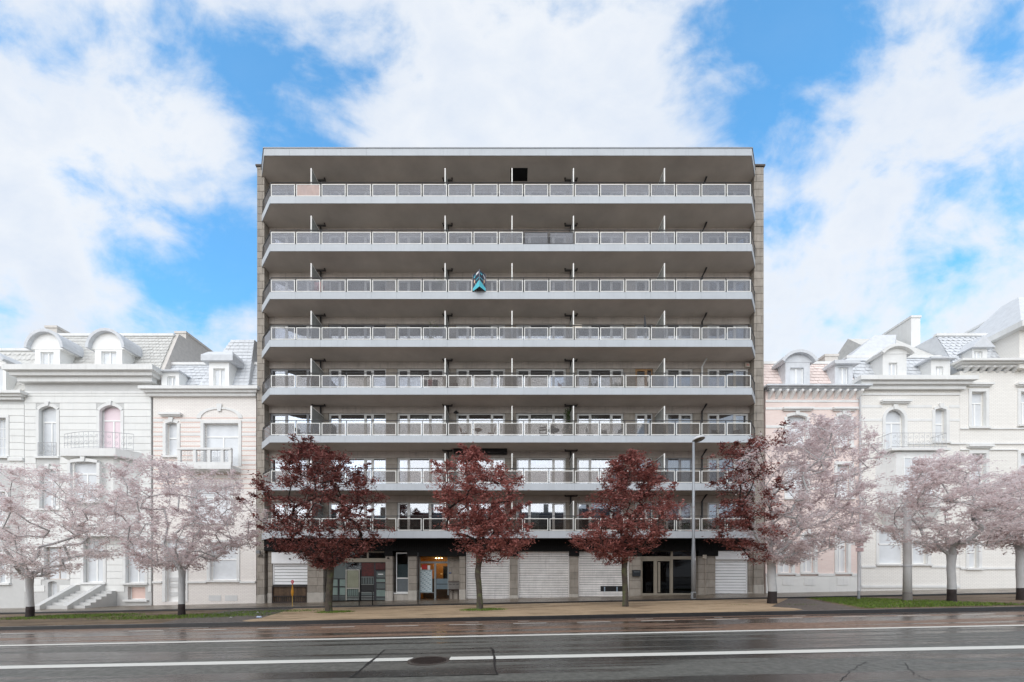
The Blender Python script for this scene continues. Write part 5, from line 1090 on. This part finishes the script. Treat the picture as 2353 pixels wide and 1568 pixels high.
LX, LYY = px(1593.5, 20.55), 20.55; lz = gz(LX, .17)
lamp = thing('street_lamp', 'tall grey street lamp with flat oval head before the glass entrance', 'street lamp', (LX, LYY, lz))
galv = M('galvanised_steel', srgb(158, 162, 166), .45, .10, 2, metal=.25, streak=.2); top = pz(1016, LYY)
MB().lathe((LX, LYY, lz), [(.13, -.1), (.13, .0), (.125, .35)], 14).build('pole_base', galv, lamp)
MB().lathe((LX, LYY, lz), [(.115, .35), (.105, 2.2), (.075, 2.9), (.06, top - lz)], 14).build('pole', galv, lamp, smooth=True)
piece('service_door', M('dark_service_door', srgb(70, 66, 62), .6, .2), lamp, LX - .07, LX + .07, LYY - .14, LYY - .12, lz + .03, lz + .3, .004); piece('sticker', white_plate, lamp, LX + .02, LX + .05, LYY - .118, LYY - .106, lz + 2.0, lz + 2.12, 0)
hd = MB(); n = 24; prof = [(0.001, .17), (.12, .165), (.22, .13), (.29, .07), (.32, .0), (.30, -.02), (0.001, -.02)]
hd.lathe((0, 0, 0), prof, n, 1.1, .72); lens = MB().lathe((0, 0, 0), [(.285, -.022), (.25, -.045), (0.001, -.055)], n, 1.1, .72)
for nm, mb, mt in (('lamp_head', hd, M('pale_lamp_shell', srgb(206, 207, 210), .35, .05)), ('lens', lens, M('amber_lens', srgb(92, 82, 68), .2, .1))):
    o = mb.build(nm, mt, None, smooth=True); o.parent = lamp; o.location = (.27, -.02, top - lz + .13); o.rotation_euler = (R(-20), R(-14), 0)
MB().tube([(LX, LYY, top - .02), (LX + .02, LYY - .01, top + .08), (LX + .14, LYY - .02, top + .14)], [.05, .045, .04], 8).build('bracket', black_m, lamp)

GX, GY = px(672, 20.5), 20.5; g_ = gz(GX, .17)
gm_ = thing('gas_marker', 'yellow marker post with diamond body and small red sign before the white shutter', 'marker post', (GX, GY, g_))
yel = M('weathered_yellow', srgb(204, 142, 30), .55, .15, 8); MB().tube([(GX, GY, g_ - .05), (GX, GY, g_ + .55)], .018, 8).build('stake', M('pale_wood_stake', srgb(196, 164, 96), .6, .1), gm_)
MB().lathe((GX, GY, g_), [(.012, .5), (.05, .6), (.085, .74), (.07, .84), (.035, .98), (.022, 1.12)], 10, 1.0, .7).build('body', yel, gm_, smooth=True)
red = M('red_enamel', srgb(206, 50, 74), .35, .06); MB().tube([(GX, GY, g_ + 1.11), (GX, GY, g_ + 1.2)], .014, 8).build('neck', M('rust_neck', srgb(150, 74, 40), .6), gm_)
el = [(GX + .072 * math.cos(t) * (1 - .28 * (math.sin(t) < 0) * abs(math.sin(t))), g_ + 1.29 + .105 * math.sin(t)) for t in [2 * math.pi * i / 20 for i in range(20)]]
pl_ = MB().prism(el, 'y', GY - .015, GY + .015).build('sign', red, gm_); text('sign_mark', '6', .12, white_plate, pl_, (GX, GY - .018, g_ + 1.30))

def hoop(label, x0, x1, Y, hgt):
    g = gz((x0 + x1) / 2, .17); o = thing('hoop_barrier', label, 'barrier', ((x0 + x1) / 2, Y, g))
    MB().tube([(x0, Y, g - .1), (x0, Y, g + hgt - .06), (x0 + .04, Y, g + hgt), (x1 - .04, Y, g + hgt), (x1, Y, g + hgt - .06), (x1, Y, g - .1)], .028, 8).build('hoop', black_m, o, smooth=True); MB().tube([(x0, Y, g + hgt * .55), (x1, Y, g + hgt * .55)], .018, 6).build('cross_bar', black_m, o)
hoop('black metal hoop barrier on the pavement before the shop front', px(825.4, 20.5), px(856, 20.5), 20.5, .72)
PX_ = px(960.5, 20.5); po = thing('slender_post', 'thin black post on the pavement before the lit entrance', 'post', (PX_, 20.5, gz(PX_, .17)))
MB().tube([(PX_, 20.5, gz(PX_, .1)), (PX_, 20.5, 2.75)], .022, 8).build('shaft', black_m, po, smooth=True); MB().lathe((PX_, 20.5, 2.75), [(.022, 0), (.03, .01), (.0, .04)], 8).build('cap', black_m, po)

sx_, sy_ = px(1973, 18.8), 18.8; g_ = gz(sx_, .16); sp_ = thing('sign_post', 'pale road sign post with veil-paled red sign backs by the right lawn', 'sign', (sx_, sy_, g_))
MB().tube([(sx_, sy_, g_ - .1), (sx_, sy_, g_ + .34)], .055, 10).build('post_foot', galv, sp_); MB().tube([(sx_, sy_, g_ + .34), (sx_, sy_, 3.85)], .05, 10).build('post', M('pale_grey_post', srgb(222, 223, 226), .5, .04), sp_)
rose = M('veiled_rose_metal', srgb(224, 196, 196), .5, .05)  # reddish sign backs, white veil mixed into the colour
MB().box(sx_ - .22, sx_ + .18, sy_ - .075, sy_ - .055, pz(1256, sy_), pz(1229, sy_)).build('sign_plate', rose, sp_, bevel=.01); MB().box(sx_ - .2, sx_ + .18, sy_ - .075, sy_ - .055, pz(1268, sy_), pz(1259, sy_)).build('sign_plate', rose, sp_, bevel=.008)
cx__, cy__ = px(2085, 17.3), 17.3; g_ = gz(cx__, .15); cp = thing('concrete_pole', 'thick pale concrete pole at the end of the right lawn', 'pole', (cx__, cy__, g_))
MB().lathe((cx__, cy__, g_), [(.165, -.1), (.165, .0), (.155, .33)], 16).build('pole_foot', M('grey_concrete', srgb(120, 116, 112), .85, .15), cp); MB().lathe((cx__, cy__, g_), [(.155, .33), (.135, 2.2), (.12, 4.3)], 16).build('pole', M('pale_concrete', srgb(216, 216, 215), .85, .05), cp, smooth=True); MB().lathe((cx__, cy__, g_), [(.165, 1.45), (.165, 1.5)], 16).build('band', pale_iron, cp)

# litter on the cobbled path
bx_, by_ = gv(596, 1419); bo = MB().lathe((0, 0, 0), [(.035, -.12), (.037, -.08), (.03, -.03), (.036, .02), (.036, .06), (.015, .1), (.014, .13)], 10).build('plastic_bottle', M('crushed_clear_plastic', srgb(176, 190, 214), .2, .15, 20), None, smooth=True)
bo.location = (bx_, by_, gz(bx_, VL(bx_, by_)) + .04); bo.rotation_euler = (R(90), 0, R(70)); tag(bo, 'crushed pale blue plastic bottle on the edge of the left cobbled path', 'bottle')
for i, (xv, yv, lb_) in enumerate(((592, 1407.5, 'white paper scrap on the cobbles behind the bottle'), (530, 1419.5, 'white paper scrap in the middle of the left cobbled path'), (493, 1399.5, 'white scrap near the pavement kerb left of the block'))):
    a, b = gv(xv, yv); z = gz(a, VL(a, b)) + .012; m_ = MB(); m_.v = [(a - .06, b - .03, z), (a + .01, b - .05, z + .035), (a + .07, b, z + .005), (a, b + .05, z + .03), (a, b, z + .05)]; m_.f = [(0, 1, 4), (1, 2, 4), (2, 3, 4), (3, 0, 4)]
    tag(m_.build('paper_scrap', white_plate, None, origin=(a, b, z)), lb_, 'litter')

# ------------------------------------------------------------------ things on the balconies
FL = [ZB[k] + .27 for k in range(8)]
def fchair(label, x, y, k, rz, mat, arms=False):
    o = thing('folding_chair', label, 'chair', (0, 0, 0), 'chairs on the balconies')
    for sx in (-.2, .2):
        MB().tube([(sx, -.2, 0), (sx, .18, .45), (sx, .26, .88)], .014, 5).build('leg', mat, o); MB().tube([(sx, .2, 0), (sx, -.18, .45)], .014, 5).build('leg', mat, o)
    for i in range(4): piece('seat_slat', mat, o, -.2, .2, -.18 + i * .1, -.11 + i * .1, .44, .46, 0)
    for i in range(2): piece('back_slat', mat, o, -.2, .2, .215 + i * .03, .235 + i * .03, .62 + i * .13, .71 + i * .13, 0)
    if arms:
        for sx in (-.22, .22): MB().tube([(sx, .24, .66), (sx, -.18, .64), (sx, -.18, .45)], .018, 5).build('armrest', mat, o)
    o.location = (x, y, FL[k]); o.rotation_euler = (0, 0, rz); return o
def rtable(label, x, y, k, r, mat):
    o = thing('garden_table', label, 'table', (x, y, FL[k])); z = FL[k]
    MB().lathe((x, y, z), [(r * .97, .68), (r, .69), (r, .71), (r * .98, .72)], 18).build('table_top', mat, o)
    for a in (.5, 2.1, 3.6, 5.2): MB().tube([(x + r * .75 * math.cos(a), y + r * .75 * math.sin(a), z), (x - r * .3 * math.cos(a), y - r * .3 * math.sin(a), z + .68)], .014, 5).build('leg', mat, o)
    return o
green_leaf = leafmat('dark_green_leaves', srgb(44, 62, 30), srgb(92, 116, 58), .25); grey_leaf = leafmat('dusty_green_leaves', srgb(70, 78, 56), srgb(128, 130, 92), .25)
def foliage(name, pts, n, sig, size, mat, parent, seed):
    rg = np.random.default_rng(seed); V = []; Fc = []; T = []; org = origin_of(parent)
    for p in pts:
        for _ in range(n):
            c = np.array(p) + rg.normal(0, 1, 3) * np.array(sig); d = rg.normal(0, 1, 3); d /= np.linalg.norm(d); e = np.cross(d, rg.normal(0, 1, 3)); e /= np.linalg.norm(e) + 1e-9; l = size * rg.uniform(.6, 1.3); b = len(V)
            V += [tuple(c - d * l - np.array(org)), tuple(c + e * l * .4 - np.array(org)), tuple(c + d * l - np.array(org)), tuple(c - e * l * .4 - np.array(org))]; Fc.append((b, b + 1, b + 2, b + 3)); T.append(rg.random())
    me = bpy.data.meshes.new(name); me.from_pydata(V, [], Fc); me.attributes.new('tint', 'FLOAT', 'FACE').data.foreach_set('value', T); me.materials.append(mat); return tag(link(name, me, parent), kind='stuff')
pot_m = M('terracotta_pot', srgb(140, 84, 58), .8, .1); pot_d = M('dark_pot', srgb(52, 48, 46), .6, .1)
def plant(label, x, y, z, h_, pot, mat, seed, spread=.16, n=60):
    o = thing('potted_plant', label, 'plant', (x, y, z)); MB().lathe((x, y, z), [(.09, 0), (.13, .22), (.14, .24), (.12, .24), (.1, .2)], 12).build('pot', pot, o)
    MB().tube([(x, y, z + .2), (x + .02, y, z + h_ * .9)], .012, 5).build('stem', bark_dark, o); foliage('foliage', [(x + random.gauss(0, spread * .6), y + random.gauss(0, .08), z + h_ * t) for t in (.55, .7, .8, .9, 1.0)], n // 5 * 2, (spread, spread, .08), .05, mat, o, seed); return o
kx = lambda xv: (xv - CX) * 23.75 / F
dk_w = M('dark_garden_metal', srgb(52, 50, 50), .5, .1); teak = M('orange_teak', srgb(166, 104, 62), .6, .15, 9); wick = M('pale_wicker', srgb(196, 186, 170), .8, .12, 20)
fchair('dark low chair beside the round table, third balcony row', kx(1249), 23.75, 2, 2.9, dk_w, True); rtable('dark round garden table on the third balcony row from the street', kx(1272), 23.7, 2, .36, dk_w)
plant('small plant in a pot on the round garden table', kx(1268), 23.75, FL[2] + .72, .35, pot_d, grey_leaf, 5, .1, 40); fchair('pale wicker armchair right of the round garden table', kx(1303), 23.75, 2, -2.2, wick, True)
fchair('grey folding chair seen side on right of the ivy', kx(1357), 23.75, 2, 1.5, dk_w); fchair('grey slatted folding chair facing the street, third balcony row', kx(1392), 23.8, 2, .25, M('grey_garden_metal', srgb(96, 96, 98), .5, .1)); fchair('dark folding chair right of the slatted one', kx(1418), 23.8, 2, -1.2, dk_w)
fchair('teak chair left of the small teak table, third balcony row', kx(1068), 23.6, 2, 1.4, teak); fchair('teak chair right of the small teak table, third balcony row', kx(1128), 23.6, 2, -1.4, teak); rtable('small teak table between two teak chairs', kx(1098), 23.6, 2, .26, teak)
fchair('black chair at the left end of the third balcony row', kx(690), 23.7, 2, 1.2, black_m, True); fchair('black chair just right of the end chair at the left of the third row', kx(716), 23.7, 2, -1.0, black_m, True)
fchair('dark lounge chair behind the lamp head on the third row', kx(1650), 23.8, 2, .4, dk_w, True); fchair('dark lounge chair at the right end of the third row', kx(1695), 23.8, 2, -.4, dk_w, True)
fchair('reddish armchair on the fourth balcony row near the rain pipe', kx(1294), 23.75, 3, .8, M('reddish_cane', srgb(128, 72, 56), .7, .1), True)
iv = thing('climbing_ivy', 'dark green ivy climbing the rain pipe on the third balcony row', 'plant', (3.5, 24.35, FL[2])); MB().tube([(3.5, 24.38, FL[2] + .02), (3.46, 24.37, FL[2] + 1.0), (3.5, 24.36, FL[2] + 2.1)], .02, 5).build('stem', bark_dark, iv); foliage('foliage', [(3.5 + .05 * math.sin(i), 24.32, FL[2] + .35 + i * .15) for i in range(13)], 60, (.11, .07, .09), .05, green_leaf, iv, 9)
plant('tall potted plant on the fifth balcony row near a divider', kx(997), 23.6, FL[4], 1.35, pot_m, grey_leaf, 11, .2, 120); plant('spiky plant on the sixth balcony row beside a divider', kx(1015), 23.4, FL[5], 1.15, pot_d, grey_leaf, 12, .14, 60)
plant('left bushy plant behind glass on the fourth balcony row', kx(1360), 23.6, FL[3], .62, pot_d, green_leaf, 13, .18, 120); plant('right bushy plant behind glass on the fourth balcony row', kx(1416), 23.6, FL[3], .62, pot_d, green_leaf, 14, .2, 140)
for i, (xv, l_) in enumerate(((1575, 'left'), (1612, 'middle'), (1650, 'right'))): plant(l_ + ' dark shrub in the lowest balcony row by the lamp post', kx(xv), 23.5, FL[0], .6, pot_m, green_leaf, 20 + i, .2, 130)
def crate(name, label, cat, x, y, z, w, d, h_, mat):
    o = thing(name, label, cat, (x, y, z)); t = .02
    MB().box(x - w / 2, x + w / 2, y - d / 2, y - d / 2 + t, z, z + h_).box(x - w / 2, x + w / 2, y + d / 2 - t, y + d / 2, z, z + h_).box(x - w / 2, x - w / 2 + t, y - d / 2 + t, y + d / 2 - t, z, z + h_).box(x + w / 2 - t, x + w / 2, y - d / 2 + t, y + d / 2 - t, z, z + h_).box(x - w / 2 + t, x + w / 2 - t, y - d / 2 + t, y + d / 2 - t, z, z + .02).build('box_body', mat, o); MB().box(x - w / 2 - .01, x + w / 2 + .01, y - d / 2 - .01, y + d / 2 + .01, z + h_, z + h_ + .02).build('lid', mat, o); return o
crate('storage_box', 'brown storage box on the fourth balcony row right of the laundry', 'box', kx(1040), 23.5, FL[3], .7, .4, .55, M('brown_card', srgb(122, 92, 76), .8, .1)); crate('storage_box', 'bright red box on the lowest balcony row behind the lamp post', 'box', kx(1583), 23.2, FL[0], .5, .3, .17, M('bright_red_plastic', srgb(200, 22, 28), .4, .05)); crate('storage_box', 'red box at the left of the sixth balcony row', 'box', kx(738), 23.5, FL[5], .45, .35, .98, M('dull_red_plastic', srgb(170, 36, 34), .5, .05))
crate('railing_planter', 'white planter box hung on the fifth row railing beside a divider', 'planter', px(1327.5, YF), YF + .2, ZB[4] + .39 + .74, .52, .2, .2, M('cream_plastic', srgb(190, 180, 166), .5))
lr = thing('laundry_rack', 'folding laundry rack on the fourth balcony row', 'rack', (kx(992), 23.6, FL[3])); cxr = kx(992)
for sx in (-.5, .5): MB().tube([(cxr + sx, 23.4, FL[3]), (cxr + sx, 23.8, FL[3] + .8)], .012, 5).build('leg', white_frame, lr); MB().tube([(cxr + sx, 23.8, FL[3]), (cxr + sx, 23.4, FL[3] + .8)], .012, 5).build('leg', white_frame, lr)
for i in range(4): MB().tube([(cxr - .5, 23.42 + i * .12, FL[3] + .8), (cxr + .5, 23.42 + i * .12, FL[3] + .8)], .006, 4).build('wire', white_frame, lr)
for i, (dx, w_, h_, c, l_) in enumerate(((-.35, .3, .42, (70, 72, 84), 'dark blue shirt'), (-.02, .26, .5, (150, 40, 54), 'red cloth'), (.28, .3, .55, (74, 66, 80), 'dark plum cloth'))):
    m_ = MB(); nn = 7
    for j in range(nn): xx = cxr + dx - w_ / 2 + w_ * j / (nn - 1); yy = 23.41 + .015 * math.sin(j * 2.1); m_.v += [(xx, yy, FL[3] + .815), (xx, yy - .02, FL[3] + .815 - h_ * (1 - .1 * (j % 3)))]
    for j in range(nn - 1): m_.f.append((2 * j, 2 * j + 2, 2 * j + 3, 2 * j + 1))
    o = m_.build('hung_cloth', M('cloth_' + l_.replace(' ', '_'), srgb(*c), .9, .1), None, origin=(cxr + dx, 23.41, FL[3] + .8), fix=False); sm = o.modifiers.new('thickness', 'SOLIDIFY'); sm.thickness = .006; tag(o, l_ + ' hanging from the laundry rack on the fourth row', 'cloth')
pa = thing('closed_parasol', 'closed dark parasol leaning on the fifth balcony row', 'parasol', (kx(1478), 23.5, FL[4])); X_ = kx(1478); MB().tube([(X_ + .1, 23.5, FL[4]), (X_, 23.5, FL[4] + 1.9)], .016, 6).build('pole', alu, pa); MB().tube([(X_ + .055, 23.5, FL[4] + .9), (X_ + .04, 23.5, FL[4] + 1.2), (X_ + .0, 23.5, FL[4] + 1.95)], [.05, .09, .015], 8).build('canopy', M('charcoal_cloth', srgb(58, 60, 66), .8, .1), pa)
wl = thing('wall_lamp', 'black shaded wall lamp on the third row beside the rain pipe', 'lamp', (kx(1045), 24.5, FL[2] + 2.1)); MB().lathe((kx(1045), 24.32, FL[2] + 2.0), [(.03, .16), (.16, .05), (.17, .03), (.0, .08)], 12).build('shade', black_m, wl); MB().tube([(kx(1045), 24.56, FL[2] + 2.13), (kx(1045), 24.32, FL[2] + 2.15)], .012, 5).build('arm', black_m, wl)
al = thing('alarm_box', 'cream alarm box under the soffit at the right end', 'alarm box', (14.75, 24.55, FL[3] + 2.2)); MB().box(14.58, 14.88, 24.46, 24.565, FL[3] + 2.15, FL[3] + 2.42).build('housing', MATS['cream_plastic'], al, bevel=.012); piece('badge', M('rose_badge', srgb(190, 140, 130), .5), al, 14.65, 14.81, 24.452, 24.459, FL[3] + 2.22, FL[3] + 2.34, 0)

# estate agent's folded board on the sixth railing row
bz0, bz1 = pz(669.9, YF - .005), pz(632, YF - .005); xa, xm_, xb = px(1086.5, YF), px(1101.7, 22.53), px(1116.2, YF); yb_, ym_ = YF - .004, 22.53
bn = thing('folded_sign_board', 'navy and turquoise folded sign board sticking out from the railing', 'sign', ((xa + xb) / 2, YF, bz0)); navy = M('navy_board', srgb(44, 48, 66), .45, .06); teal = M('turquoise_print', srgb(92, 196, 212), .45, .05); peach = M('peach_print', srgb(220, 184, 160), .5, .05)
for sgn, (p, q) in (('left_leaf', ((xa, yb_), (xm_, ym_))), ('right_leaf', ((xb, yb_), (xm_, ym_)))):
    d = Vector((q[0] - p[0], q[1] - p[1], 0)); nr = Vector((d.y, -d.x, 0)).normalized();  nr = nr if nr.y < 0 else -nr
    def Q(t, v, off=0.0): return (p[0] + d.x * t + nr.x * off, p[1] + d.y * t + nr.y * off, bz0 + (bz1 - bz0) * v)
    lf = MB().hexa([Q(0, 0), Q(1, 0), Q(1, 0, -.012), Q(0, 0, -.012)], [Q(0, 1), Q(1, 1), Q(1, 1, -.012), Q(0, 1, -.012)]).build('board_leaf', navy, bn)
    def flat(nm, pts, mat, off=.003): m_ = MB(); m_.v = [Q(t, v, off) for t, v in pts]; m_.f = [tuple(range(len(pts)))]; return m_.build(nm, mat, lf)
    flat('turquoise_band', [(0, 0), (1, 0), (1, .42), (0, .17)], teal); flat('print_bar', [(.45, .5), (.93, .56), (.93, .60), (.45, .54)], teal)
    flat('emblem', [(.12, .70), (.2, .84), (.26, .78), (.36, .9), (.42, .86), (.34, .74), (.28, .7), (.2, .76)] if sgn[0] == 'l' else [(.9, .8), (.8, .9), (.7, .84), (.55, .88), (.55, .82), (.68, .77), (.8, .82)], teal)
    flat('lettering_block', [(.5, .80), (.88, .84), (.88, .96), (.5, .92)] if sgn[0] == 'l' else [(.12, .66), (.4, .84), (.4, .93), (.12, .76)], white_plate)
    flat('oval', [(.26 + .1 * math.cos(t), .52 + .11 * math.sin(t)) for t in [i * .5236 for i in range(12)]], peach); flat('small_oval', [(.4 + .05 * math.cos(t), .33 + .035 * math.sin(t)) for t in [i * .785 for i in range(8)]], peach)
    MB().tube([Q(0, -.02, 0), Q(0, 1.02, 0)], .012, 6).build('leaf_edge', M('grey_aluminium_edge', srgb(150, 152, 164), .35), lf)
MB().tube([(xm_, ym_ - .01, bz0 + .1), (xm_, ym_ - .01, bz1 + .02)], .012, 6).build('hinge_edge', MATS['grey_aluminium_edge'], bn)
